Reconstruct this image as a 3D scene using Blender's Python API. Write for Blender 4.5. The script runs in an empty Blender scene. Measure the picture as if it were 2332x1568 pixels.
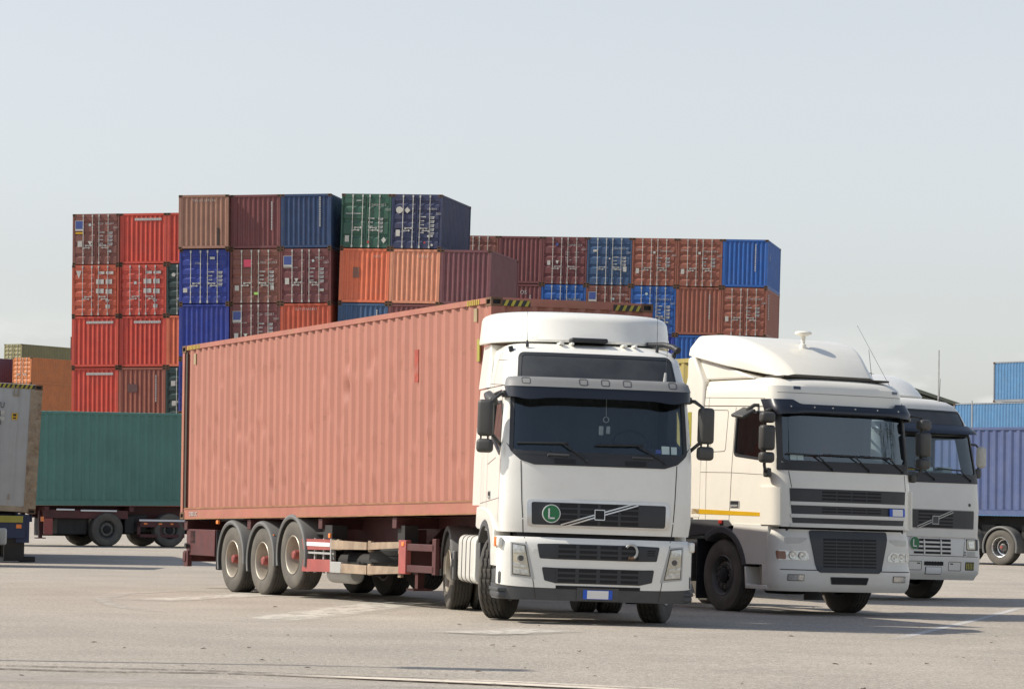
import bpy, bmesh, math, random
from mathutils import Vector, Matrix, Euler
rnd = random.Random(7)
R = math.radians
scene = bpy.context.scene
col = scene.collection

# ---------------------------------------------------------------- camera
cam_d = bpy.data.cameras.new("camera")
cam = bpy.data.objects.new("camera", cam_d); col.objects.link(cam)
cam_d.sensor_fit = 'HORIZONTAL'; cam_d.sensor_width = 36.0
cam_d.lens = 36.0 * 7300 / 2331
cam_d.clip_start = 0.5; cam_d.clip_end = 9000
cam.matrix_world = (Matrix.Translation((0, 0, 1.43)) @ Matrix.Rotation(R(90) + math.atan(371 / 7300), 4, 'X')
                    @ Matrix.Rotation(0.018, 4, 'Z'))
scene.camera = cam

# ---------------------------------------------------------------- sky, sun, exposure
SUN_EL, SUN_BACK = R(43), R(-2.0)          # sun stands to the left
to_sun = Vector((-math.cos(SUN_EL) * math.cos(SUN_BACK), math.cos(SUN_EL) * math.sin(SUN_BACK), math.sin(SUN_EL)))
world = bpy.data.worlds.new("World"); scene.world = world
world.use_nodes = True
wn, wl = world.node_tree.nodes, world.node_tree.links
wn.clear()
w_out = wn.new("ShaderNodeOutputWorld"); w_bg = wn.new("ShaderNodeBackground")
sky = wn.new("ShaderNodeTexSky"); sky.sky_type = 'NISHITA'; sky.sun_disc = False
sky.sun_elevation = SUN_EL
sky.sun_rotation = math.atan2(to_sun.x, to_sun.y)
sky.altitude = 20; sky.air_density = 1.0; sky.dust_density = 1.2; sky.ozone_density = 1.5
# a few faint cumulus heads low on the horizon
tc = wn.new("ShaderNodeTexCoord")
mp = wn.new("ShaderNodeMapping"); mp.inputs['Scale'].default_value = (26, 26, 60)
nz = wn.new("ShaderNodeTexNoise"); nz.inputs['Scale'].default_value = 1.0; nz.inputs['Detail'].default_value = 5
rp = wn.new("ShaderNodeValToRGB"); rp.color_ramp.elements[0].position = .50; rp.color_ramp.elements[1].position = .68
sx = wn.new("ShaderNodeSeparateXYZ")
band = wn.new("ShaderNodeValToRGB")
cr = band.color_ramp; cr.elements[0].position = .0; cr.elements[0].color = (1, 1, 1, 1)
cr.elements[1].position = .060; cr.elements[1].color = (0, 0, 0, 1)
e = cr.elements.new(.040); e.color = (.8, .8, .8, 1)
mul = wn.new("ShaderNodeMath"); mul.operation = 'MULTIPLY'
mul2 = wn.new("ShaderNodeMath"); mul2.operation = 'MULTIPLY'; mul2.inputs[1].default_value = .55
mix = wn.new("ShaderNodeMixRGB"); mix.inputs['Color2'].default_value = (7.0, 6.95, 6.8, 1)
hs = wn.new("ShaderNodeHueSaturation"); hs.inputs['Saturation'].default_value = .40;
satr = wn.new("ShaderNodeMapRange"); satr.inputs[1].default_value = .18; satr.inputs[2].default_value = .6; satr.inputs[3].default_value = .30; satr.inputs[4].default_value = .85
wl.new(sx.outputs['Z'], satr.inputs[0]); wl.new(satr.outputs[0], hs.inputs['Saturation']); hs.inputs['Value'].default_value = .95
wl.new(tc.outputs['Generated'], mp.inputs['Vector']); wl.new(mp.outputs['Vector'], nz.inputs['Vector'])
wl.new(nz.outputs['Fac'], rp.inputs['Fac']); wl.new(tc.outputs['Generated'], sx.inputs[0])
wl.new(sx.outputs['Z'], band.inputs['Fac'])
wl.new(rp.outputs['Color'], mul.inputs[0]); wl.new(band.outputs['Color'], mul.inputs[1])
wl.new(mul.outputs[0], mul2.inputs[0])
wl.new(sky.outputs['Color'], hs.inputs['Color'])
wl.new(hs.outputs['Color'], mix.inputs['Color1']); wl.new(mul2.outputs[0], mix.inputs['Fac'])
wl.new(mix.outputs['Color'], w_bg.inputs['Color'])
w_bg.inputs['Strength'].default_value = 0.15
wl.new(w_bg.outputs[0], w_out.inputs[0])

sun_d = bpy.data.lights.new("sun", 'SUN'); sun_d.energy = 4.6; sun_d.angle = R(.55); sun_d.color = (1, .93, .82)
sun = bpy.data.objects.new("sun", sun_d); col.objects.link(sun)
sun.rotation_euler = to_sun.to_track_quat('Z', 'Y').to_euler()
vs = scene.view_settings
scene.display_settings.display_device = 'sRGB'
vs.view_transform = 'Standard'; vs.look = 'None'; vs.gamma = 1; vs.exposure = 0.15; vs.use_curve_mapping = False
scene.cycles.max_bounces = 8
scene.cycles.transparent_max_bounces = 12

# ---------------------------------------------------------------- materials
def nm(nt, t, **kw):
    n = nt.nodes.new(t)
    for k, v in kw.items(): setattr(n, k, v)
    return n

def mat(name, c, rough=.5, metal=0., var=.12, vs_=2.5, rust=0., rustc=(.16, .07, .035), bump=0., bs=30., coat=0.,
        streak=0., spec=.5, dirt=0., dirtc=(.25, .21, .16), dents=0., ds=2.2, dlo=.42, dhi=.75):
    m = bpy.data.materials.new(name); m.use_nodes = True
    nt = m.node_tree; L = nt.links
    b = nt.nodes['Principled BSDF']
    b.inputs['Roughness'].default_value = rough; b.inputs['Metallic'].default_value = metal
    b.inputs['Coat Weight'].default_value = coat; b.inputs['Specular IOR Level'].default_value = spec
    b.inputs['Coat Roughness'].default_value = .08
    t = nm(nt, 'ShaderNodeTexCoord'); oi = nm(nt, 'ShaderNodeObjectInfo')
    ad = nm(nt, 'ShaderNodeVectorMath', operation='ADD')
    mu = nm(nt, 'ShaderNodeMath', operation='MULTIPLY'); mu.inputs[1].default_value = 57.
    L.new(oi.outputs['Random'], mu.inputs[0]); L.new(t.outputs['Object'], ad.inputs[0]); L.new(mu.outputs[0], ad.inputs[1])
    co = ad.outputs[0]
    n1 = nm(nt, 'ShaderNodeTexNoise'); n1.inputs['Scale'].default_value = vs_; n1.inputs['Detail'].default_value = 6
    n1.inputs['Roughness'].default_value = .65
    L.new(co, n1.inputs['Vector'])
    mr = nm(nt, 'ShaderNodeMapRange'); mr.inputs[1].default_value = .3; mr.inputs[2].default_value = .7
    mr.inputs[3].default_value = 1 - var; mr.inputs[4].default_value = 1 + var
    L.new(n1.outputs['Fac'], mr.inputs[0])
    mc = nm(nt, 'ShaderNodeMixRGB', blend_type='MULTIPLY'); mc.inputs['Fac'].default_value = 1
    mc.inputs['Color1'].default_value = (*c, 1); L.new(mr.outputs[0], mc.inputs['Color2'])
    out = mc.outputs[0]
    def over(out, fac_sock, c2):
        x = nm(nt, 'ShaderNodeMixRGB'); x.inputs['Color2'].default_value = (*c2, 1)
        L.new(out, x.inputs['Color1']); L.new(fac_sock, x.inputs['Fac']); return x.outputs[0]
    def noise_fac(scale, lo, hi, amt, stretch=None, det=5):
        v = co
        if stretch:
            q = nm(nt, 'ShaderNodeMapping'); q.inputs['Scale'].default_value = stretch; L.new(co, q.inputs['Vector']); v = q.outputs[0]
        n = nm(nt, 'ShaderNodeTexNoise'); n.inputs['Scale'].default_value = scale; n.inputs['Detail'].default_value = det
        n.inputs['Roughness'].default_value = .7
        L.new(v, n.inputs['Vector'])
        g = nm(nt, 'ShaderNodeMapRange'); g.inputs[1].default_value = lo; g.inputs[2].default_value = hi
        g.inputs[3].default_value = 0; g.inputs[4].default_value = amt; L.new(n.outputs['Fac'], g.inputs[0]); return g.outputs[0]
    if streak: out = over(out, noise_fac(1.0, .5, .78, streak, (9, 9, .7)), rustc)
    if dirt: out = over(out, noise_fac(ds, dlo, dhi, dirt), dirtc)
    if rust: out = over(out, noise_fac(5.5, .72 - .22 * rust, .78, min(1, .5 + rust)), rustc)
    L.new(out, b.inputs['Base Color'])
    if bump or dents:
        n = nm(nt, 'ShaderNodeTexNoise'); n.inputs['Scale'].default_value = bs; n.inputs['Detail'].default_value = 4
        L.new(co, n.inputs['Vector'])
        bp = nm(nt, 'ShaderNodeBump'); bp.inputs['Strength'].default_value = bump or dents; bp.inputs['Distance'].default_value = .02
        L.new(n.outputs['Fac'], bp.inputs['Height']); L.new(bp.outputs[0], b.inputs['Normal'])
    return m

def glass_mat(name, tint, ior=1.72):
    m = bpy.data.materials.new(name); m.use_nodes = True
    nt = m.node_tree; nt.nodes.clear()
    o = nm(nt, 'ShaderNodeOutputMaterial'); tr = nm(nt, 'ShaderNodeBsdfTransparent'); g = nm(nt, 'ShaderNodeBsdfGlossy')
    tr.inputs['Color'].default_value = (*tint, 1); g.inputs['Roughness'].default_value = .02
    fr = nm(nt, 'ShaderNodeFresnel'); fr.inputs['IOR'].default_value = ior
    mx = nm(nt, 'ShaderNodeMixShader')
    ge = nm(nt, 'ShaderNodeNewGeometry'); iv = nm(nt, 'ShaderNodeMath', operation='SUBTRACT'); iv.inputs[0].default_value = 1; nt.links.new(ge.outputs['Backfacing'], iv.inputs[1])
    fm = nm(nt, 'ShaderNodeMath', operation='MULTIPLY'); nt.links.new(fr.outputs[0], fm.inputs[0]); nt.links.new(iv.outputs[0], fm.inputs[1])
    g.inputs['Color'].default_value = (.80, .92, 1, 1)
    nt.links.new(fm.outputs[0], mx.inputs[0]); nt.links.new(tr.outputs[0], mx.inputs[1]); nt.links.new(g.outputs[0], mx.inputs[2])
    nt.links.new(mx.outputs[0], o.inputs[0]); return m

M = {}
M['white'] = mat('white_paint', (.78, .765, .70), .32, var=.02, coat=.4, dirt=.14, dirtc=(.52, .48, .40), ds=3.5, dlo=.5)
M['cream'] = mat('cream_white_paint', (.80, .765, .665), .32, var=.02, coat=.4, dirt=.14, dirtc=(.52, .48, .40), ds=3.5, dlo=.5)
M['oldwhite'] = mat('aged_white_paint', (.70, .68, .62), .38, var=.03, coat=.25, dirt=.12, dirtc=(.42, .39, .33))
M['seam'] = mat('seam_shadow_gap', (.05, .045, .035), .8, var=.0)
M['blackplastic'] = mat('black_plastic', (.022, .024, .027), .5, var=.15)
M['greyplastic'] = mat('grey_plastic', (.06, .062, .065), .55, var=.12, dirt=.15, dirtc=(.16, .15, .13))
M['mirrorplastic'] = mat('mirror_plastic', (.055, .054, .05), .5, var=.1, dirt=.1, dirtc=(.16, .15, .13))
M['navy'] = mat('smoked_visor', (.010, .013, .020), .32, var=.05, coat=.15)
M['greyband'] = mat('matt_grey_band', (.21, .21, .205), .55, var=.08, dirt=.12, dirtc=(.12, .12, .11))
M['darkwin'] = mat('dark_roof_window', (.045, .048, .05), .3, var=.2, dirt=.35, dirtc=(.09, .09, .085))
M['chrome'] = mat('dull_chrome', (.62, .62, .62), .28, 1., var=.1)
M['silver'] = mat('silver_paint', (.42, .42, .40), .4, .3, var=.08)
M['black'] = mat('matt_black', (.006, .006, .007), .7, var=.1)
M['rubber'] = mat('tyre_rubber', (.048, .045, .040), .8, var=.25, dirt=.6, dirtc=(.13, .115, .095), bump=.15, bs=60)
M['rubberdark'] = mat('dark_tyre_rubber', (.022, .022, .022), .8, var=.25, dirt=.25, dirtc=(.08, .075, .065), bump=.15, bs=60)
M['sidewall'] = mat('dusty_tyre_sidewall', (.09, .082, .07), .85, var=.2, dirt=.7, dirtc=(.17, .15, .12), bump=.1, bs=40)
M['rim'] = mat('dusty_cream_rim', (.42, .38, .31), .45, .35, var=.15, dirt=.5, dirtc=(.25, .21, .16))
M['steelrim'] = mat('bright_aluminium_rim', (.72, .72, .70), .25, .9, var=.1)
M['darkrim'] = mat('dark_grey_rim', (.12, .117, .11), .5, .4, var=.2, dirt=.3, dirtc=(.12, .11, .10))
M['redhub'] = mat('red_hub_paint', (.27, .055, .045), .6, var=.2, dirt=.4, dirtc=(.2, .12, .10))
M['redframe'] = mat('worn_red_chassis_paint', (.07, .018, .017), .6, var=.25, dirt=.45, dirtc=(.10, .055, .045), rust=.35)
M['redbox'] = mat('faded_red_paint', (.33, .075, .065), .55, var=.25, dirt=.4, dirtc=(.22, .12, .09), rust=.2)
M['darkred'] = mat('dull_dark_red_paint', (.085, .02, .02), .6, var=.3, dirt=.4, dirtc=(.05, .035, .03))
M['bluechassis'] = mat('dark_blue_chassis_paint', (.015, .028, .075), .55, var=.25, dirt=.3, dirtc=(.05, .05, .05))
M['chassis'] = mat('dirty_black_chassis', (.022, .021, .02), .7, var=.3, dirt=.35, dirtc=(.055, .05, .042))
M['wood'] = mat('weathered_side_rail', (.34, .26, .18), .7, var=.3, dirt=.6, dirtc=(.16, .09, .06), streak=.3)
M['mudguard'] = mat('dusty_grey_mudguard', (.13, .13, .125), .6, var=.12, dirt=.3, dirtc=(.2, .18, .15))
M['amberdark'] = mat('dull_amber_lens', (.22, .075, .035), .2, var=.2, coat=.6)
M['grilleblack'] = mat('grille_black', (.026, .028, .032), .42, var=.15, dirt=.12, dirtc=(.09, .085, .075))
M['recess_shade'] = mat('shaded_recess_white', (.57, .55, .49), .45, var=.08)  # greyer white stands in for the shade of a recess
M['orange'] = mat('amber_lens', (.85, .22, .03), .25, var=.05, coat=.5)
M['redlens'] = mat('red_lens', (.35, .03, .02), .25, var=.05, coat=.5)
M['lampcream'] = mat('lamp_housing_cream', (.55, .50, .38), .3, .2, var=.05)
M['lampclear'] = mat('clear_lamp_lens', (.55, .55, .53), .12, .6, var=.35, vs_=25)
M['lampdark'] = mat('dark_lamp_glass', (.05, .05, .05), .08, .3, var=.2, coat=1.)
M['platewhite'] = mat('plate_white', (.75, .75, .73), .4, var=.02)
M['plateblue'] = mat('plate_blue', (.02, .10, .55), .4, var=.05)
M['green'] = mat('plate_green', (.015, .16, .055), .4, var=.05)
M['sticker'] = mat('pale_sticker', (.42, .52, .50), .4, var=.08)
M['yellow'] = mat('yellow_stripe', (.62, .36, .01), .4, var=.05)
M['dullyellow'] = mat('dull_yellow_paint', (.33, .30, .05), .5, var=.1)
M['marking'] = mat('white_marking', (.45, .45, .43), .5, var=.1, dirt=.2, dirtc=(.3, .25, .2))
M['palelabel'] = mat('pale_label', (.50, .49, .44), .5, var=.15, vs_=12, dirt=.2)
M['bluelabel'] = mat('blue_label', (.05, .08, .25), .5, var=.05)
M['pink'] = mat('pink_label', (.72, .08, .14), .5, var=.05)
M['lime'] = mat('lime_label', (.35, .6, .12), .5, var=.05)
M['rod'] = mat('galvanised_lock_rod', (.50, .49, .45), .4, .5, var=.2, dirt=.3)
M['interior'] = mat('dark_cab_interior', (.045, .045, .05), .8, var=.2)
M['curtain'] = mat('cab_curtain', (.085, .085, .085), .9, var=.08, vs_=2)
M['seat'] = mat('seat_cloth', (.06, .06, .07), .9, var=.2)
M['seatred'] = mat('red_seat_cloth', (.30, .04, .02), .9, var=.2)
M['glass'] = glass_mat('windscreen_glass', (.66, .73, .76))
M['tintglass'] = glass_mat('tinted_windscreen_glass', (.46, .53, .57), 2.05)
M['clearglass'] = glass_mat('clear_cab_glass', (.84, .89, .90))
M['hazblack'] = mat('hazard_black', (.02, .02, .018), .5, var=.1)
M['hazyellow'] = mat('hazard_yellow', (.40, .33, .03), .5, var=.2, dirt=.3, dirtc=(.15, .11, .05))
M['rustcast'] = mat('rusty_corner_casting', (.12, .065, .035), .75, var=.35, vs_=12, dirt=.4, dirtc=(.20, .12, .06))
M['shed'] = mat('dark_olive_sheet_cladding', (.10, .11, .085), .6, var=.08)
M['galv'] = mat('galvanised_pole', (.42, .42, .40), .5, .4, var=.1)

# ---------------------------------------------------------------- mesh tools
def smooth_angle(me, ang=35):
    if me.polygons:
        me.polygons.foreach_set('use_smooth', [True] * len(me.polygons))
        me.set_sharp_from_angle(angle=R(ang))

def rpoly(pts, r, n=5):
    out = []; N = len(pts)
    for i in range(N):
        p = Vector(pts[i]); a = Vector(pts[i - 1]) - p; b = Vector(pts[(i + 1) % N]) - p
        rr = r[i] if isinstance(r, (list, tuple)) else r
        la, lb = a.length, b.length
        if rr <= 0 or la < 1e-6 or lb < 1e-6: out.append((p.x, p.y)); continue
        half = a.angle(b) / 2
        t = min(rr / max(math.tan(half), 1e-3), la * .49, lb * .49)
        p0 = p + a.normalized() * t; p1 = p + b.normalized() * t
        for k in range(n + 1):
            s = k / n
            q = p0 * (1 - s) ** 2 + p * 2 * s * (1 - s) + p1 * s * s
            out.append((q.x, q.y))
    return out

def rect(x0, x1, z0, z1): return [(x0, z0), (x1, z0), (x1, z1), (x0, z1)]

class MB:
    def __init__(s): s.v = []; s.f = []; s.m = []; s.mats = []; s.cur = 0
    def use(s, m):
        if m not in s.mats: s.mats.append(m)
        s.cur = s.mats.index(m); return s
    def add(s, vs, fs):
        o = len(s.v); s.v += [tuple(v) for v in vs]
        for f in fs: s.f.append([i + o for i in f]); s.m.append(s.cur)
        return s
    def box(s, c, d, rot=None):
        x, y, z = d[0] / 2, d[1] / 2, d[2] / 2
        vs = [Vector(p) for p in ((-x, -y, -z), (x, -y, -z), (x, y, -z), (-x, y, -z), (-x, -y, z), (x, -y, z), (x, y, z), (-x, y, z))]
        if rot: rm = Euler(rot).to_matrix(); vs = [rm @ v for v in vs]
        c = Vector(c)
        return s.add([v + c for v in vs], [(3, 2, 1, 0), (4, 5, 6, 7), (0, 1, 5, 4), (1, 2, 6, 5), (2, 3, 7, 6), (3, 0, 4, 7)])
    def bb(s, x0, x1, y0, y1, z0, z1): return s.box(((x0 + x1) / 2, (y0 + y1) / 2, (z0 + z1) / 2), (abs(x1 - x0), abs(y1 - y0), abs(z1 - z0)))
    def rbox(s, c, d, r=.03, n=3, rot=None):     # box with rounded edges (along every axis)
        bm = bmesh.new(); bmesh.ops.create_cube(bm, size=1)
        for v in bm.verts: v.co = Vector((v.co.x * d[0], v.co.y * d[1], v.co.z * d[2]))
        bmesh.ops.bevel(bm, geom=bm.edges[:], offset=min(r, min(d) * .48), segments=n, affect='EDGES', profile=.5)
        rm = Euler(rot).to_matrix() if rot else Matrix.Identity(3)
        bm.verts.index_update()
        vs = [rm @ v.co + Vector(c) for v in bm.verts]; fs = [[v.index for v in f.verts] for f in bm.faces]
        bm.free(); return s.add(vs, fs)
    def prism(s, poly, axis, a, b):              # poly in the two other axes (in xyz order)
        n = len(poly)
        def P(p, t):
            return (t, p[0], p[1]) if axis == 0 else ((p[0], t, p[1]) if axis == 1 else (p[0], p[1], t))
        vs = [P(p, a) for p in poly] + [P(p, b) for p in poly]
        fs = [list(range(n))[::-1], list(range(n, 2 * n))] + [(i, (i + 1) % n, n + (i + 1) % n, n + i) for i in range(n)]
        return s.add(vs, fs)
    def tube(s, pts, r, n=8, caps=True):
        pts = [Vector(p) for p in pts]; rs = r if isinstance(r, (list, tuple)) else [r] * len(pts)
        vs, fs = [], []
        up = None
        for i, p in enumerate(pts):
            t = (pts[min(i + 1, len(pts) - 1)] - pts[max(i - 1, 0)]).normalized()
            if up is None: up = t.orthogonal().normalized()
            up = (up - t * up.dot(t)).normalized(); sd = t.cross(up)
            for k in range(n):
                a = 2 * math.pi * k / n
                vs.append(p + (up * math.cos(a) + sd * math.sin(a)) * rs[i])
        for i in range(len(pts) - 1):
            for k in range(n): fs.append((i * n + k, i * n + (k + 1) % n, (i + 1) * n + (k + 1) % n, (i + 1) * n + k))
        if caps: fs += [list(range(n))[::-1], list(range((len(pts) - 1) * n, len(pts) * n))]
        return s.add(vs, fs)
    def lathe(s, prof, axis=0, n=32, c=(0, 0, 0), a0=0., a1=2 * math.pi):   # prof: (along axis, radius)
        full = abs(a1 - a0 - 2 * math.pi) < 1e-6
        k_ = n if full else n + 1
        vs, fs = [], []
        for (t, r) in prof:
            for k in range(k_):
                a = a0 + (a1 - a0) * k / n
                q = (t, r * math.cos(a), r * math.sin(a)) if axis == 0 else ((r * math.cos(a), t, r * math.sin(a)) if axis == 1 else (r * math.cos(a), r * math.sin(a), t))
                vs.append(Vector(q) + Vector(c))
        for i in range(len(prof) - 1):
            for k in range(n if full else n):
                k2 = (k + 1) % k_
                fs.append((i * k_ + k, i * k_ + k2, (i + 1) * k_ + k2, (i + 1) * k_ + k))
        return s.add(vs, fs)
    def disc(s, c, r, axis, h, n=24):
        return s.lathe([(0, .0001), (0, r), (h, r), (h, .0001)], axis, n, c)
    def loft(s, rings, caps=True, closed=True):
        n = len(rings[0]); vs = [p for r in rings for p in r]; fs = []
        for i in range(len(rings) - 1):
            for k in range(n if closed else n - 1):
                fs.append((i * n + k, i * n + (k + 1) % n, (i + 1) * n + (k + 1) % n, (i + 1) * n + k))
        if caps: fs += [list(range(n))[::-1], list(range((len(rings) - 1) * n, len(rings) * n))]
        return s.add(vs, fs)
    def grid(s, pts):                             # pts[i][j]
        h, w = len(pts), len(pts[0])
        return s.add([p for r in pts for p in r], [(i * w + j, i * w + j + 1, (i + 1) * w + j + 1, (i + 1) * w + j) for i in range(h - 1) for j in range(w - 1)])
    def slab(s, outer, inner):                    # two matching grids joined into a closed sheet with thickness
        h, w = len(outer), len(outer[0]); N = h * w
        vs = [p for r in outer for p in r] + [p for r in inner for p in r]; fs = []
        for i in range(h - 1):
            for j in range(w - 1):
                a, b, c, d = i * w + j, i * w + j + 1, (i + 1) * w + j + 1, (i + 1) * w + j
                fs += [(a, b, c, d), (N + d, N + c, N + b, N + a)]
        for i in range(h - 1):
            fs += [(i * w, (i + 1) * w, N + (i + 1) * w, N + i * w), (i * w + w - 1, N + i * w + w - 1, N + (i + 1) * w + w - 1, (i + 1) * w + w - 1)]
        for j in range(w - 1):
            fs += [(j, N + j, N + j + 1, j + 1), ((h - 1) * w + j, (h - 1) * w + j + 1, N + (h - 1) * w + j + 1, N + (h - 1) * w + j)]
        return s.add(vs, fs)
    def patch(s, poly, mapf, off=.006, sink=-.02, step=.07):   # polygon laid on a curved surface, proud by off
        bm = bmesh.new()
        f = bm.faces.new([bm.verts.new((p[0], p[1], 0)) for p in poly])
        xs = [p[0] for p in poly]; ys = [p[1] for p in poly]
        for ax, lo, hi in ((0, min(xs), max(xs)), (1, min(ys), max(ys))):
            k = math.floor(lo / step) + 1
            while k * step < hi:
                co = [0, 0, 0]; no = [0, 0, 0]; co[ax] = k * step; no[ax] = 1
                bmesh.ops.bisect_plane(bm, geom=bm.verts[:] + bm.edges[:] + bm.faces[:], dist=1e-5, plane_co=co, plane_no=no)
                k += 1
        bmesh.ops.remove_doubles(bm, verts=bm.verts[:], dist=1e-5)
        bm.verts.index_update()
        top = [mapf(v.co.x, v.co.y, off) for v in bm.verts]; N = len(top)
        bot = [mapf(v.co.x, v.co.y, sink) for v in bm.verts]
        fs = [[v.index for v in g.verts] for g in bm.faces]
        for e in bm.edges:
            if len(e.link_faces) == 1:
                a, b = e.verts[0].index, e.verts[1].index
                fs.append((a, b, N + b, N + a))
        bm.free(); return s.add(top + bot, fs)
    def ring(s, po, pi, mapf, off=.008, sink=-.02):            # frame between two loops of equal length
        a_, b_ = [], []
        for i in range(len(po)):
            p, q = Vector(po[i]), Vector(po[(i + 1) % len(po)]); u, v = Vector(pi[i]), Vector(pi[(i + 1) % len(pi)])
            k = max(1, int((q - p).length / .06))
            for j in range(k): a_.append(tuple(p.lerp(q, j / k))); b_.append(tuple(u.lerp(v, j / k)))
        po, pi = a_, b_; n = len(po)
        L = [[mapf(*p, off) for p in po], [mapf(*p, off) for p in pi], [mapf(*p, sink) for p in po], [mapf(*p, sink) for p in pi]]
        vs = [p for l in L for p in l]; fs = []
        for i in range(n):
            j = (i + 1) % n
            fs += [(i, j, n + j, n + i), (2 * n + i, i, j, 2 * n + j)[::1], (n + i, n + j, 3 * n + j, 3 * n + i)]
        return s.add(vs, fs)
    def strip(s, path, w, mapf, off=.003):
        pts = [Vector((p[0], p[1])) for p in path]; q = []
        for i in range(len(pts) - 1):
            k = max(1, int((pts[i + 1] - pts[i]).length / .06))
            q += [pts[i].lerp(pts[i + 1], j / k) for j in range(k)]
        q.append(pts[-1]); rows = []
        for i, p in enumerate(q):
            t = (q[min(i + 1, len(q) - 1)] - q[max(i - 1, 0)]).normalized(); nrm = Vector((-t.y, t.x)) * w / 2
            rows.append([mapf(*(p + nrm), off), mapf(*(p - nrm), off)])
        rows2 = [[mapf(*(p + Vector((0, 0))), -.01)] * 2 for p in q]
        return s.grid(rows)
    def mesh(s, name, ang=35, sharp=True):
        me = bpy.data.meshes.new(name); me.from_pydata(s.v, [], s.f)
        for m in s.mats: me.materials.append(m)
        if len(s.mats) > 1: me.polygons.foreach_set('material_index', s.m)
        me.validate(); 
        bm = bmesh.new(); bm.from_mesh(me); bmesh.ops.recalc_face_normals(bm, faces=bm.faces[:]); bm.to_mesh(me); bm.free()
        smooth_angle(me, ang); me.update(); return me
    def build(s, name, m=None, parent=None, ang=35, bevel=0., loc=None, rot=None):
        if m is not None and not s.mats: s.mats = [m]
        o = bpy.data.objects.new(name, s.mesh(name, ang)); col.objects.link(o)
        if parent: o.parent = parent
        if loc: o.location = loc
        if rot: o.rotation_euler = rot
        if bevel:
            b = o.modifiers.new('bevel', 'BEVEL'); b.width = bevel; b.segments = 2; b.limit_method = 'ANGLE'; b.angle_limit = R(40)
        return o

def tag(o, label=None, cat=None, group=None, kind=None):
    for k, v in (('label', label), ('category', cat), ('group', group), ('kind', kind)):
        if v: o[k] = v
    return o

def thing(name, loc, rot, label, cat, group=None):      # rot = yaw, pitch, tilt in degrees
    o = bpy.data.objects.new(name, None); col.objects.link(o); o.empty_display_size = .3
    o.location = loc; o.rotation_mode = 'YXZ'
    o.rotation_euler = (R(rot[1]), R(rot[2]), R(rot[0]))
    return tag(o, label, cat, group)

def text(s, parent, loc, size, m, rot=(R(90), 0, 0), name='lettering', align='LEFT', ext=.002, sx=1., space=1.0):
    c = bpy.data.curves.new(name, 'FONT'); c.body = s; c.size = size; c.extrude = ext; c.align_x = align; c.space_character = space
    c.materials.append(m); c.resolution_u = 2
    tmp = bpy.data.objects.new('tmp', c); col.objects.link(tmp)
    me = bpy.data.meshes.new_from_object(tmp.evaluated_get(bpy.context.evaluated_depsgraph_get()))
    bpy.data.objects.remove(tmp); bpy.data.curves.remove(c)
    o = bpy.data.objects.new(name, me); col.objects.link(o); o.parent = parent; o.location = loc; o.rotation_euler = rot
    o.scale = (sx, 1, 1)
    return o
# ---------------------------------------------------------------- ground
def sstep(a, b, x):
    t = min(1, max(0, (x - a) / (b - a))); return t * t * (3 - 2 * t)
def gz(x, y):
    near = 1 - sstep(66, 82, y)
    z = -.014 * min(max(x, 0), 7) * near
    return z + sstep(122, 146, y) * .26 * sstep(-20, -8, x)

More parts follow.
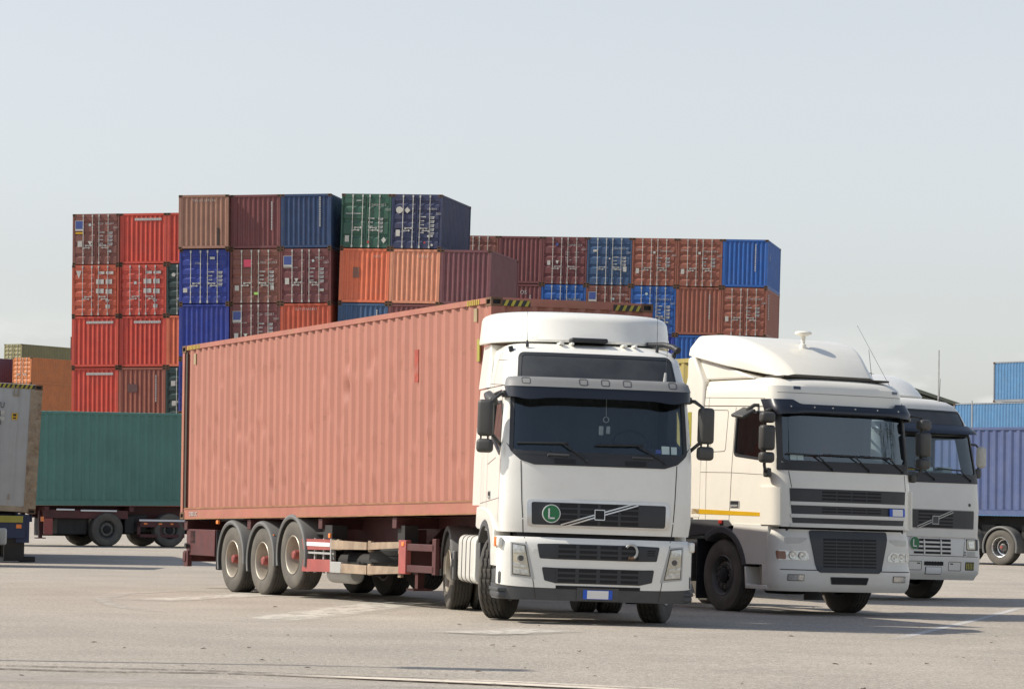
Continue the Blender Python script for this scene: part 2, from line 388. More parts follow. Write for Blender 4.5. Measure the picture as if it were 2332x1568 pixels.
def ground_mat(name='yard_asphalt', base=(.40, .355, .295)):
    m = bpy.data.materials.new(name); m.use_nodes = True
    nt = m.node_tree; L = nt.links; b = nt.nodes['Principled BSDF']
    b.inputs['Roughness'].default_value = .9; b.inputs['Specular IOR Level'].default_value = .3
    t = nm(nt, 'ShaderNodeTexCoord'); co = t.outputs['Object']
    def noise(sc, det=6, ro=.6, stretch=None):
        v = co
        if stretch:
            q = nm(nt, 'ShaderNodeMapping'); q.inputs['Scale'].default_value = stretch; L.new(co, q.inputs['Vector']); v = q.outputs[0]
        n = nm(nt, 'ShaderNodeTexNoise'); n.inputs['Scale'].default_value = sc; n.inputs['Detail'].default_value = det; n.inputs['Roughness'].default_value = ro
        L.new(v, n.inputs['Vector']); return n.outputs['Fac']
    def rng(s, lo, hi, a, b_):
        g = nm(nt, 'ShaderNodeMapRange'); g.inputs[1].default_value = lo; g.inputs[2].default_value = hi
        g.inputs[3].default_value = a; g.inputs[4].default_value = b_; L.new(s, g.inputs[0]); return g.outputs[0]
    def mulc(c, f):
        x = nm(nt, 'ShaderNodeMixRGB', blend_type='MULTIPLY'); x.inputs['Fac'].default_value = 1
        if isinstance(c, tuple): x.inputs['Color1'].default_value = (*c, 1)
        else: L.new(c, x.inputs['Color1'])
        L.new(f, x.inputs['Color2']); return x.outputs[0]
    def mixc(c, f, c2):
        x = nm(nt, 'ShaderNodeMixRGB'); x.inputs['Color2'].default_value = (*c2, 1); L.new(c, x.inputs['Color1']); L.new(f, x.inputs['Fac']); return x.outputs[0]
    c = mulc(base, rng(noise(.09, 4), .3, .7, .88, 1.10))
    c = mulc(c, rng(noise(.55, 6), .3, .7, .90, 1.08))
    c = mulc(c, rng(noise(48, 3, .75), .25, .75, .50, 1.46))
    c = mulc(c, rng(noise(17, 4, .7), .3, .7, .74, 1.25))
    c = mulc(c, rng(noise(1.0, 4, .8, (60, 6.5, 1)), .3, .7, .80, 1.20))
    c = mulc(c, rng(noise(1.0, 3, .8, (24, 3.0, 1)), .3, .7, .90, 1.10))
    c = mixc(c, rng(noise(34, 1, .5), .70, .78, 0, .75), (.05, .045, .04))
    c = mixc(c, rng(noise(30, 1, .5), .30, .22, 0, .6), (.62, .58, .52))
    c = mixc(c, rng(noise(.35, 5, .65, (1, .45, 1)), .60, .80, 0, .40), (.15, .135, .12))
    L.new(c, b.inputs['Base Color'])
    bp = nm(nt, 'ShaderNodeBump'); bp.inputs['Strength'].default_value = .8; bp.inputs['Distance'].default_value = .02
    L.new(noise(30, 5, .75), bp.inputs['Height']); L.new(bp.outputs[0], b.inputs['Normal'])
    return m
M['ground'] = ground_mat()
xs = [-3000, -800, -250, -120, -70] + [-50 + 3 * i for i in range(34)] + [56, 70, 120, 250, 800, 3000]
ys = [-400, -100, -30, 0, 10] + [18 + 2.5 * i for i in range(60)] + [180, 220, 300, 500, 900, 1800, 5000]
mb = MB(); mb.grid([[(x, y, gz(x, y)) for x in xs] for y in ys])
tag(mb.build('ground', M['ground']), kind='structure')

def fade_mat(name, c, amt, scale=6, lo=.35, hi=.7, stretch=(1, 1, 1)):
    m = bpy.data.materials.new(name); m.use_nodes = True
    nt = m.node_tree; b = nt.nodes['Principled BSDF']; L = nt.links
    b.inputs['Base Color'].default_value = (*c, 1); b.inputs['Roughness'].default_value = .9
    t = nm(nt, 'ShaderNodeTexCoord'); q = nm(nt, 'ShaderNodeMapping'); q.inputs['Scale'].default_value = stretch
    n = nm(nt, 'ShaderNodeTexNoise'); n.inputs['Scale'].default_value = scale; n.inputs['Detail'].default_value = 6; n.inputs['Roughness'].default_value = .75
    g = nm(nt, 'ShaderNodeMapRange'); g.inputs[1].default_value = lo; g.inputs[2].default_value = hi; g.inputs[3].default_value = 0; g.inputs[4].default_value = amt
    # soft edge from the sheet's own across-coordinate (uv y: 0..1)
    uv = nm(nt, 'ShaderNodeSeparateXYZ'); ed = nm(nt, 'ShaderNodeMath', operation='PINGPONG'); ed.inputs[1].default_value = .5
    L.new(t.outputs['UV'], uv.inputs[0]); L.new(uv.outputs['Y'], ed.inputs[0])
    ed2 = nm(nt, 'ShaderNodeMapRange'); ed2.inputs[1].default_value = 0; ed2.inputs[2].default_value = .28; L.new(ed.outputs[0], ed2.inputs[0])
    edx = nm(nt, 'ShaderNodeMath', operation='PINGPONG'); edx.inputs[1].default_value = .5; L.new(uv.outputs['X'], edx.inputs[0])
    ed3 = nm(nt, 'ShaderNodeMapRange'); ed3.inputs[1].default_value = 0; ed3.inputs[2].default_value = .15; L.new(edx.outputs[0], ed3.inputs[0])
    m1 = nm(nt, 'ShaderNodeMath', operation='MULTIPLY'); m2 = nm(nt, 'ShaderNodeMath', operation='MULTIPLY')
    L.new(t.outputs['Object'], q.inputs[0]); L.new(q.outputs[0], n.inputs['Vector']); L.new(n.outputs['Fac'], g.inputs[0])
    L.new(g.outputs[0], m1.inputs[0]); L.new(ed2.outputs[0], m1.inputs[1]); L.new(m1.outputs[0], m2.inputs[0]); L.new(ed3.outputs[0], m2.inputs[1])
    L.new(m2.outputs[0], b.inputs['Alpha'])
    return m

def ground_strip(name, path, w, m, lift=.004):
    pts = [Vector(p) for p in path]; q = []
    for i in range(len(pts) - 1):
        k = max(2, int((pts[i + 1] - pts[i]).length / .4)); q += [pts[i].lerp(pts[i + 1], j / k) for j in range(k)]
    q.append(pts[-1]); me = bpy.data.meshes.new(name); vs = []; uvs = []
    for i, p in enumerate(q):
        t = (q[min(i + 1, len(q) - 1)] - q[max(i - 1, 0)]).normalized(); n = Vector((-t.y, t.x))
        ww = w[0] + (w[1] - w[0]) * i / (len(q) - 1) if isinstance(w, tuple) else w
        for j in range(5):
            s = j / 4; c = p + n * (s - .5) * ww
            vs.append((c.x, c.y, gz(c.x, c.y) + lift)); uvs.append((i / (len(q) - 1), s))
    fs = [(i * 5 + j, i * 5 + j + 1, i * 5 + j + 6, i * 5 + j + 5) for i in range(len(q) - 1) for j in range(4)]
    me.from_pydata(vs, [], fs); ul = me.uv_layers.new(name='uv')
    for l in me.loops: ul.data[l.index].uv = uvs[l.vertex_index]
    me.materials.append(m); o = bpy.data.objects.new(name, me); col.objects.link(o)
    return tag(o, kind='structure')
M['scuff'] = fade_mat('pale_scuffed_asphalt', (.53, .49, .415), .95, 2.6, .22, .56, (1.6, .5, 1))
M['scuff2'] = fade_mat('faint_tyre_arc', (.50, .465, .40), .75, 3, .30, .6)
M['paint'] = fade_mat('worn_white_road_paint', (.62, .61, .58), .75, 9, .25, .5)
M['darkline'] = fade_mat('dark_ground_line', (.05, .045, .04), .95, 7, .40, .52)  # broken thin dark line on the ground
M['joint'] = fade_mat('crumbled_concrete_joint', (.66, .58, .47), 1.0, 8, .30, .48)
M['strip'] = fade_mat('worn_concrete_strip', (.45, .41, .36), .7, 1.2, .25, .6)
ground_strip('ground_scuff', [(-3.15, 38.4), (-2.45, 42.3), (-1.35, 49.0)], (1.25, 1.5), M['scuff'])
ground_strip('ground_scuff', [(-5.3, 46.0), (-4.6, 48.2), (-3.6, 51.5)], (1.1, 1.3), M['scuff'])
ground_strip('ground_scuff', [(-.6, 36.3), (.0, 37.0), (.6, 38.3)], (1.2, 1.0), M['scuff'])
ground_strip('tyre_arc', [(-4.4, 41.2), (-5.3, 43.6), (-5.9, 46.6), (-5.9, 49.4), (-5.3, 51.4), (-4.2, 52.6)], .38, M['scuff2'])
ground_strip('painted_line', [(4.55, 38.2), (8.9, 55.1)], .2, M['paint'])
ground_strip('painted_line', [(1.9, 41.8), (3.6, 40.6), (5.0, 40.0)], .12, M['scuff2'])
ground_strip('concrete_strip', [(-6.5, 26.1), (-3, 25.6), (0, 24.9), (6, 23.9)], 1.6, M['strip'], .004)
ground_strip('ground_dark_line', [(-6.0, 28.2), (-4.3, 27.55), (-2.6, 27.35), (-1.5, 26.9), (0.2, 26.5)], .10, M['darkline'], .008)
ground_strip('ground_dark_line', [(-6.0, 27.0), (-4.4, 27.05), (-3.6, 26.85), (-2.4, 26.95), (-1.2, 26.6)], .13, M['darkline'], .008)
ground_strip('ground_joint', [(-2.2, 26.95), (-.9, 26.45), (.4, 25.95), (1.6, 25.6), (2.9, 25.2), (4.5, 24.7)], .34, M['joint'], .010)
ground_strip('ground_joint', [(-.6, 26.6), (.8, 26.15), (2.2, 25.9)], .14, M['joint'], .012)
# dry leaves and grit
mb = MB()
for k in range(110):
    y = 25 + 30 * rnd.random() ** 1.4; x = (rnd.random() - .5) * .34 * y
    s = .012 + .035 * rnd.random() ** 2; a = rnd.random() * 6.3; z = gz(x, y) + .006
    p = [(x + s * math.cos(a) * u - s * .5 * math.sin(a) * v, y + s * math.sin(a) * u + s * .5 * math.cos(a) * v, z + h * s) for u, v, h in ((-1, 0, 0), (0, -1, .25), (1, 0, .1), (0, 1, .35))]
    mb.add(p, [(0, 1, 2, 3)])
tag(mb.build('ground_litter', mat('dry_leaf_litter', (.11, .075, .04), .8, var=.5, vs_=.8)), kind='stuff')

# ---------------------------------------------------------------- containers
W = 2.438
CACHE = {}
def prof(length, pitch, depth, start_out=True):
    """trapezoid corrugation: list of (along, depth) from 0 to length"""
    n = max(1, round(length / pitch)); p = length / n; out = []
    for i in range(n):
        b = i * p
        out += [(b + .0 * p, 0), (b + .26 * p, 0), (b + .5 * p, depth), (b + .76 * p, depth)]
    out.append((length, 0)); return out

def m_frame(L, H):
    mb = MB()
    for sx_ in (-1, 1):
        x = sx_ * (W / 2 - .07)
        for y in (.055, L - .055): mb.box((x, y, H / 2), (.14, .10, H - .24))
        mb.box((sx_ * (W / 2 - .035), L / 2, H - .04), (.06, L - .30, .075))
        mb.box((sx_ * (W / 2 - .035), L / 2, .085), (.055, L - .30, .155))
        mb.box((sx_ * (W / 2 - .018), L / 2, .166), (.036, L - .30, .012))
    for y in (.045, L - .045):
        mb.box((0, y, H - .055), (W - .30, .08, .105)); mb.box((0, y, .10), (W - .30, .08, .125))
    mb.bb(-W / 2 + .07, W / 2 - .07, .1, L - .1, .05, .15)
    return mb.mesh('frame')

def m_cast():
    """corner casting with its oval holes sunk in"""
    bm = bmesh.new(); bmesh.ops.create_cube(bm, size=1)
    for v in bm.verts: v.co = Vector((v.co.x * .17, v.co.y * .178, v.co.z * .118))
    fs = [f for f in bm.faces]
    for f in fs:
        r = bmesh.ops.inset_region(bm, faces=[f], thickness=.040, depth=0)
        for v in f.verts: pass
        r = bmesh.ops.extrude_discrete_faces(bm, faces=[f]); g = r['faces'][0]
        for v in g.verts: v.co -= g.normal * .03
        g.material_index = 1
    me = bpy.data.meshes.new('corner_casting'); bm.to_mesh(me); bm.free(); return me

def m_end(H, depth=.045, pitch=.25):
    mb = MB(); p = prof(W - .28, pitch, depth); x0 = -(W - .28) / 2
    zs = [.15, H - .09]
    mb.grid([[(x0 + a, .015 + d, z) for a, d in p] for z in zs]); return mb.mesh('end_panel', 20)

def m_side(L, H, dents=None, rows=1):
    mb = MB(); p = prof(L - .28, .278, .036); zs = [.16 + (H - .235) * i / rows for i in range(rows + 1)]
    g = []
    for z in zs:
        r = []
        for a, d in p:
            y = .14 + a; x = -W / 2 + .016 + d
            if dents:
                for (dy, dz, amp, rad) in dents: x += amp * math.exp(-((y - dy) ** 2 + ((z - dz) * .8) ** 2) / (2 * rad * rad))
            r.append((x, y, z))
        g.append(r)
    mb.grid(g); return mb.mesh('side_panel', 20)

def m_roof(L, H):
    mb = MB(); p = prof(L - .2, .21, -.022)
    xs_ = (-W / 2 + .03, -W / 2 + .12, W / 2 - .12, W / 2 - .03)
    mb.grid([[(x, .1 + a, H - .012 - (d if k in (1, 2) else -.004)) for k, x in enumerate(xs_)] for a, d in p]); return mb.mesh('roof_panel', 20)

def m_door(H, bands=5):
    """one leaf, hinge at x=0, width 1.13, corrugated in bands"""
    mb = MB(); w = 1.135; z0, z1 = .15, H - .11
    mb.bb(0, .075, -.005, .05, z0, z1); mb.bb(w - .06, w, -.005, .05, z0, z1); mb.bb(.075, w - .06, -.005, .05, z0, z0 + .07); mb.bb(.075, w - .06, -.005, .05, z1 - .07, z1)
    h = (z1 - z0 - .14); pr_ = [(z0 + .07, .0)]
    bh = h / bands
    for i in range(bands):
        c = z0 + .07 + bh * (i + .5)
        pr_ += [(c - .115, .0), (c - .05, .036), (c + .05, .036), (c + .105, .0)]
    pr_.append((z1 - .07, .0))
    mb.grid([[(x, y + .002, z) for x in (.075, w - .06)] for z, y in pr_]); return mb.mesh('door', 20)

def m_rod(H):
    mb = MB(); mb.tube([(0, -.035, .1), (0, -.035, H - .07)], .021, 6)
    for z in (.10, H - .10): mb.box((0, -.022, z), (.075, .07, .12))
    for z in (.55, 1.25, 1.9): mb.box((0, -.02, z), (.06, .05, .06))
    return mb.mesh('lock_rod')

def m_handle():
    mb = MB(); mb.box((.17, -.055, 0), (.40, .02, .035)); mb.box((.02, -.045, -.01), (.09, .04, .09)); mb.box((.30, -.035, 0), (.05, .04, .10))
    return mb.mesh('handle')

def cached(key, fn):
    if key not in CACHE: CACHE[key] = fn()
    return CACHE[key]

def inst(name, me, m, parent, loc=(0, 0, 0), rot=(0, 0, 0), scale=None):
    """object with (possibly shared) mesh; material sits on the object"""
    if not me.materials: me.materials.append(m)
    o = bpy.data.objects.new(name, me); col.objects.link(o); o.parent = parent; o.location = loc; o.rotation_euler = rot
    if scale: o.scale = scale
    for s in o.material_slots[:1]: s.link = 'OBJECT'; s.material = m
    return o

def marks(parent, items, m, y=-.004, name='lettering'):
    """small illegible stencilled marks: list of x0,x1,z0,z1"""
    mb = MB()
    for x0, x1, z0, z1 in items: mb.bb(x0, x1, y - .004, y + .004, z0, z1)
    return mb.build(name, m, parent)

def decal(parent, x0, x1, z0, z1, m, name='label_plate', y=-.012, kind='rect'):
    mb = MB()
    if kind == 'rect': mb.bb(x0, x1, y - .004, y + .006, z0, z1)
    elif kind == 'disc': mb.disc(((x0 + x1) / 2, y - .004, (z0 + z1) / 2), (x1 - x0) / 2, 1, .01, 20)
    elif kind == 'tri': mb.prism([(x0, z1), (x1, z1), ((x0 + x1) / 2, z0)], 1, y - .004, y + .006)
    elif kind == 'diamond': mb.prism([(x0, (z0 + z1) / 2), ((x0 + x1) / 2, z0), (x1, (z0 + z1) / 2), ((x0 + x1) / 2, z1)], 1, y - .004, y + .006)
    return mb.build(name, m, parent)

PAINT = {}
def paint(key, c, **kw):
    if key not in PAINT:
        a = dict(rough=.55, var=.13, vs_=1.3, rust=.22, dirt=.22, dirtc=tuple(.5 * v + .10 for v in c), streak=.35, rustc=(.13, .065, .04), bump=.10, bs=6); a.update(kw)
        PAINT[key] = mat(key + '_container_paint', c, **a)
    return PAINT[key]

def container(pos, rot, label, pm, L=6.058, H=2.591, front='corr', group=None, rods=True, bands=5, side_mesh=None, cast=None, framem=None, roof=True, det=True, back='corr'):
    t = thing('shipping_container', pos, rot, label, 'container', group)
    fm = framem or pm
    inst('frame', cached(('frame', L, H), lambda: m_frame(L, H)), fm, t)
    ce = cached('cast', m_cast)
    if len(ce.materials) < 2: ce.materials.append(M['rustcast']); ce.materials.append(M['black'])
    for sx_ in (-1, 1):
        for y in (.084, L - .084):
            for z in (.059, H - .059):
                inst('corner_casting', ce, cast or M['rustcast'], t, (sx_ * (W / 2 - .08), y, z))
    if front == 'corr': inst('end_panel', cached(('end', H), lambda: m_end(H)), pm, t)
    elif front == 'plain':
        mb = MB(); mb.bb(-1.08, 1.08, .01, .05, .16, H - .1)
        for x in (-.72, -.36, 0, .36, .72): mb.bb(x - .006, x + .006, .004, .011, .2, H - .14)
        mb.build('end_panel', pm, t)
    else:
        for sg in (-1, 1):
            d = inst('door', cached(('door', H, bands), lambda: m_door(H, bands)), pm, t, (sg * (W / 2 - .075), .01, 0), (0, 0, 0), (-sg, 1, 1))
            if rods:
                for xr in (.49, .97):
                    inst('lock_rod', cached(('rod', H), lambda: m_rod(H)), M['rod'], d, (xr, 0, 0))
                    inst('handle', cached('handle', m_handle), M['rod'], d, (xr - (.36 if xr > .6 else -.0), 0, .86 + (.12 if xr > .6 else 0)))
    sm = side_mesh or cached(('side', L, H), lambda: m_side(L, H))
    inst('side_panel', sm, pm, t)
    inst('side_panel', cached(('side', L, H), lambda: m_side(L, H)), pm, t, (0, 0, 0), (0, 0, 0), (-1, 1, 1))
    inst('end_panel', cached(('end', H), lambda: m_end(H)), pm, t, (0, L, 0), (0, 0, R(180)))
    if roof: inst('roof_panel', cached(('roof', L, H), lambda: m_roof(L, H)), pm, t)
    return t

def number(t, s1, s2, H=2.591, x=.12, z=2.05, size=.15, m=None):
    text(s1, t, (x, -.012, z), size, m or M['marking'], sx=.8)
    if s2: text(s2, t, (x + .42, -.012, z - .22), size, m or M['marking'], sx=.8)
def specs(t, x=.16, z=1.62, rows=4, dz=.13, m=None):
    it = []
    for k in range(rows):
        it.append((x, x + .22 + .08 * (k == 0), z - k * dz * 1.45, z - k * dz * 1.45 + .05))
        it.append((x + .48, x + .48 + .24, z - k * dz * 1.45 - .01, z - k * dz * 1.45 + .05)); it.append((x + .52, x + .48 + .22, z - k * dz * 1.45 - .075, z - k * dz * 1.45 - .025))
    marks(t, it, m or M['marking'])
def vmarks(t, x=.86, z0=1.2, z1=2.3, m=None, y=.0):
    it = []; z = z1
    while z > z0:
        h = .05 + .05 * rnd.random(); it.append((x - .03, x + .03, z - h, z)); z -= h + .025
    marks(t, it, m or M['marking'], y=y)
# ---------------------------------------------------------------- wheels, mudguards, trailers
def m_tyre(Rr=.53, w=.32, grooves=(-.085, -.03, .03, .085), zig=.006, blocks=True, n=144):
    mb = MB().use(M['rubber']); hw = w / 2
    def prof_at(k):
        z = zig * (1 if (k // 3) % 2 else -1)
        p = [(-hw + .025, .285), (-hw + .004, .33), (-hw - .006, .40), (-hw, .455), (-hw + .012, Rr - .028), (-hw + .03, Rr - .008)]
        cut = .010 if (blocks and k % 6 == 0) else 0
        last = -hw + .045
        p.append((last, Rr - cut * .6))
        for g in grooves:
            p += [(g + z - .011, Rr - cut), (g + z - .007, Rr - .014), (g + z + .007, Rr - .014), (g + z + .011, Rr - cut)]
        p += [(hw - .045, Rr - cut * .6), (hw - .03, Rr - .008), (hw - .012, Rr - .028), (hw, .455), (hw + .006, .40), (hw - .004, .33), (hw - .025, .285)]
        return p
    rings = []
    for k in range(n):
        a = 2 * math.pi * k / n
        rings.append([(t, r * math.cos(a), r * math.sin(a)) for t, r in prof_at(k)])
    rings.append(rings[0])
    m = len(rings[0]); vs = [p for r in rings[:-1] for p in r]
    for i in range(n):
        for j in range(m - 1):
            mb.use(M['sidewall'] if (j < 4 or j >= m - 5) else M['rubber'])
            mb.add([], []); mb.f.append([i * m + j, i * m + j + 1, ((i + 1) % n) * m + j + 1, ((i + 1) % n) * m + j]); mb.m.append(mb.cur)
    mb.v = vs
    return mb.mesh('tyre', 30)

def m_rim(kind, w=.32):
    mb = MB(); hw = w / 2
    base = {'trailer': M['rim'], 'bright': M['steelrim'], 'steer': M['rim'], 'dark': M['darkrim'], 'drive': M['rim']}[kind]
    mb.use(base)
    flange = [(-hw + .012, .30), (-hw + .004, .292), (-hw + .012, .280), (-hw + .03, .272)]
    if kind in ('trailer', 'drive', 'bright'):
        mb.lathe(flange + [(-hw + .09, .262), (.02, .250), (.05, .235), (.06, .20), (.045, .15), (.04, .115), (.04, .001)], 0, 40)
        for k in range(10):
            a = k * math.pi / 5; mb.use(M['darkrim']); mb.tube([(.05, .165 * math.cos(a), .165 * math.sin(a)), (.015, .165 * math.cos(a), .165 * math.sin(a))], .016, 6)
        mb.use(M['redhub'] if kind != 'drive' else M['chassis'])
        e = -hw - .0 if kind == 'trailer' else -.07
        if kind == 'bright': mb.use(M['darkrim']); mb.lathe([(.05, .13), (-.03, .12), (-.06, .075), (-.09, .07), (-.095, .001)], 0, 20); mb.use(M['redhub']); mb.lathe([(-.09, .05), (-.115, .045), (-.12, .001)], 0, 14)
        else: mb.lathe([(.05, .115), (-.03, .11), (-.05, .075), (e + .03, .068), (e + .012, .055), (e + .006, .001)], 0, 20)
    else:
        mb.lathe(flange + [(-hw + .06, .262), (-.055, .245), (-.085, .215), (-.105, .195), (-.105, .135), (-.09, .125), (-.09, .001)], 0, 40)
        mb.use(M['darkrim'] if kind == 'dark' else M['silver'])
        for k in range(10):
            a = (k + .5) * math.pi / 5; mb.tube([(-.10, .165 * math.cos(a), .165 * math.sin(a)), (-.135, .165 * math.cos(a), .165 * math.sin(a))], [.019, .015], 6)
        mb.use(M['black']); mb.lathe([(-.09, .118), (-.135, .110), (-.145, .09), (-.146, .001)], 0, 24)
    mb.use(base); mb.lathe([(hw - .012, .30), (hw - .02, .27), (.02, .262)], 0, 32)
    mb.use(M['chassis']); mb.lathe([(.03, .001), (.03, .20), (hw + .04, .20), (hw + .04, .001)], 0, 24)
    return mb.mesh('wheel', 30)

def wheel(parent, loc, yaw=0., kind='trailer', Rr=.53, w=.32, steer=False, blocks=True):
    rim = cached(('rim', kind, w), lambda: m_rim(kind, w))
    ty = cached(('tyre', Rr, w, steer), lambda: m_tyre(Rr, w, (-.085, -.03, .03, .085) if steer else (-.09, -.045, 0, .045, .09), .004 if steer else .002, blocks))
    o = bpy.data.objects.new('wheel', rim); col.objects.link(o); o.parent = parent; o.location = loc; o.rotation_euler = (rnd.random() * 6, 0, 0)
    o.rotation_mode = 'XYZ'; o.rotation_euler = (rnd.random() * 6 if False else .3, 0, R(yaw))
    t = bpy.data.objects.new('tyre', ty); col.objects.link(t); t.parent = o
    return o

def mudguard(parent, loc, Rr=.62, w=.40, a0=-15, a1=192, m=None, name='mudguard', skirt=0):
    mb = MB(); hw = w / 2
    mb.lathe([(-hw, Rr - .05), (-hw - .012, Rr - .02), (-hw, Rr + .012), (-hw + .03, Rr + .024), (hw, Rr + .024), (hw, Rr + .012), (-hw + .03, Rr + .012), (-hw + .012, Rr - .01), (-hw + .012, Rr - .05), (-hw, Rr - .05)], 0, 30, (0, 0, 0), R(a0), R(a1))
    o = mb.build(name, m or M['mudguard'], parent, 40, loc=loc)
    return o

def semi_trailer(pos, yaw, label, deck, slope=0., axles=(7.1, 8.4, 9.7), sides=(-1, 1), frame=None, dark=None, kind='trailer', L=12.15, leg_y=2.6, guards=True, lift=(), side_bar=None, group='container semi-trailers', guards_on=True):
    t = thing('semi_trailer', pos, (yaw, 0, 0), label, 'trailer', group)
    fr = frame or M['redframe']
    dz = lambda y: deck + slope * y - .004
    for sx_ in (-.5, .5):
        mb = MB()
        mb.prism([(.2, dz(.2) - .16), (3.1, dz(3.1) - .17), (3.7, dz(3.7) - .44), (11.4, dz(11.4) - .40), (L, dz(L) - .22), (L, dz(L) - .03), (.2, dz(.2) - .03)], 0, sx_ - .012, sx_ + .012)
        for (a, b_, c_) in ((.2, L, .03),):
            mb.prism([(a, dz(a) - c_), (b_, dz(b_) - c_), (b_, dz(b_) - .008), (a, dz(a) - .008)], 0, sx_ - .08, sx_ + .08)
        mb.prism([(3.7, dz(3.7) - .44), (11.4, dz(11.4) - .40), (11.4, dz(11.4) - .42), (3.7, dz(3.7) - .46)], 0, sx_ - .08, sx_ + .08)
        mb.build('main_beam', fr, t)
    for y in (.3, 3.3, 6.1, 9.1, L - .1):
        mb = MB(); mb.box((0, y, dz(y) - .10), (2.34, .15, .16)); mb.build('cross_member', fr, t, bevel=.01)
    for i, y in enumerate(axles):
        z = .53 + (.12 if i in lift else 0)
        mb = MB(); mb.tube([(-.9, y, z), (.9, y, z)], .075, 12); mb.box((-.5, y - .3, z + .1), (.1, .7, .09)); mb.box((.5, y - .3, z + .1), (.1, .7, .09))
        for s in (-.5, .5): mb.tube([(s, y + .25, z + .1), (s, y + .25, z + .36)], .12, 12)
        mb.build('axle', M['chassis'], t)
        for s in sides:
            wheel(t, (s * 1.03, y, z), 0 if s < 0 else 180, kind, w=.34)
            if guards_on: mudguard(t, (s * 1.03, y, z), .60, .40, -18, 196 if i == 0 else 186).rotation_euler = (0, 0, 0 if s < 0 else R(180))
    for s in sides:
        mb = MB(); mb.box((s * .78, leg_y, .78), (.13, .14, .62)); mb.box((s * .78, leg_y, .42), (.10, .10, .36)); mb.box((s * .78, leg_y, .24), (.30, .26, .03))
        mb.prism([(leg_y, .9), (leg_y + .7, dz(3) - .2), (leg_y + .7, dz(3) - .3), (leg_y, .78)], 0, s * .78 - .03, s * .78 + .03)
        mb.build('landing_leg', fr, t)
        mb = MB(); mb.box((s * 1.02, axles[-1] + .72, .66), (.36, .012, .64)); mb.build('mudflap', M['blackplastic'], t)
    mb = MB(); mb.box((0, L - .12, .52), (2.4, .12, .16)); mb.box((-.6, L - .15, .75), (.1, .1, .45)); mb.box((.6, L - .15, .75), (.1, .1, .45)); mb.build('rear_bumper', M['darkred'] if not dark else dark, t, bevel=.01)
    mb = MB(); mb.tube([(-.62, 5.0, .55), (-.62, 6.3, .55)], [.17, .17], 16); mb.tube([(.62, 5.0, .55), (.62, 6.3, .55)], .17, 16); mb.build('air_tank', M['chassis'], t)
    mb = MB(); mb.tube([(0, .9, dz(.9) - .28), (0, .9, dz(.9) - .1)], .05, 10); mb.bb(-.5, .5, .25, 1.6, dz(1) - .19, dz(1) - .165); mb.build('kingpin_plate', M['chassis'], t)
    return t, dz

def box_part(name, parent, m, *boxes, bevel=.008):
    mb = MB()
    for b in boxes: mb.bb(*b)
    return mb.build(name, m, parent, bevel=bevel)
# ---------------------------------------------------------------- truck cabs
class Shell:
    """cab surface: at every height a superelliptic front that runs into straight sides. keys: z, half width, front y, corner depth, power"""
    def __init__(s, keys): s.k = keys
    def at(s, z):
        k = s.k
        if z <= k[0][0]: return k[0][1:]
        for a, b in zip(k, k[1:]):
            if z <= b[0]:
                t = (z - a[0]) / (b[0] - a[0]); return tuple(u + (v - u) * t for u, v in zip(a[1:], b[1:]))
        return k[-1][1:]
    def P(s, q, z, off=0.):
        w, yf, D, p = s.at(z); w += off; yf -= off; a = abs(q); sg = 1 if q >= 0 else -1
        if a <= 1:
            t = math.pi / 2 * a; return Vector((sg * w * math.sin(t) ** (2 / p), yf + D * (1 - max(math.cos(t), 0) ** (2 / p)), z))
        return Vector((sg * w, yf + D + (a - 1), z))
    def front(s, x, z, off=0.):
        def y(x, z):
            w, yf, D, p = s.at(z); u = min(abs(x) / w, .992)
            return yf + D * (1 - (1 - u ** p) ** (1 / p))
        h = .01
        n = Vector((y(x + h, z) - y(x - h, z), -2 * h, y(x, z + h) - y(x, z - h))).normalized()
        return Vector((x, y(x, z), z)) + n * off
    def F(s): return lambda x, z, o: s.front(x, z, o)
    def side(s, sg):
        def f(y, z, o):
            w, yf, D, p = s.at(z); v = (y - yf) / D; x = w
            if v < 1: x = w * (max(0, 1 - (1 - max(v, 0)) ** p)) ** (1 / p)
            return Vector((sg * (x + o), y, z))
        return f
    def body(s, zs, yr, rb=.06):
        mb = MB(); qs = [-1 + 2 * i / 48 for i in range(49)]; rings = []
        for z in zs:
            w, yf, D, p = s.at(z); y_ = yr(z) if callable(yr) else yr
            side = [yf + D + (y_ - rb - yf - D) * k / 4 for k in range(1, 5)]
            r = [Vector((-w, y, z)) for y in reversed(side)] + [s.P(q, z) for q in qs] + [Vector((w, y, z)) for y in side]
            r += [Vector((w - rb * .3, y_ - rb * .3, z)), Vector((w - rb, y_, z)), Vector((-w + rb, y_, z)), Vector((-w + rb * .3, y_ - rb * .3, z))]
            rings.append(r)
        mb.loft(rings); return mb
    def band(s, mb, zb, zt, off=.0, thick=.02, q0=-1, q1=1, nq=40, nz=4, offz=None):
        """wrap-around strip; zb, zt: heights (numbers or functions of q)"""
        fb = zb if callable(zb) else (lambda q: zb); ft = zt if callable(zt) else (lambda q: zt)
        qs = []
        for i in range(nq + 1): qs.append(q0 + (q1 - q0) * i / nq)
        out, inn = [], []
        for k in range(nz + 1):
            t = k / nz; ro, ri = [], []
            for q in qs:
                z = fb(q) + (ft(q) - fb(q)) * t; o = off + (offz(t) if offz else 0)
                ro.append(s.P(q, z, o)); ri.append(s.P(q, z, o - thick))
            out.append(ro); inn.append(ri)
        return mb.slab(out, inn)

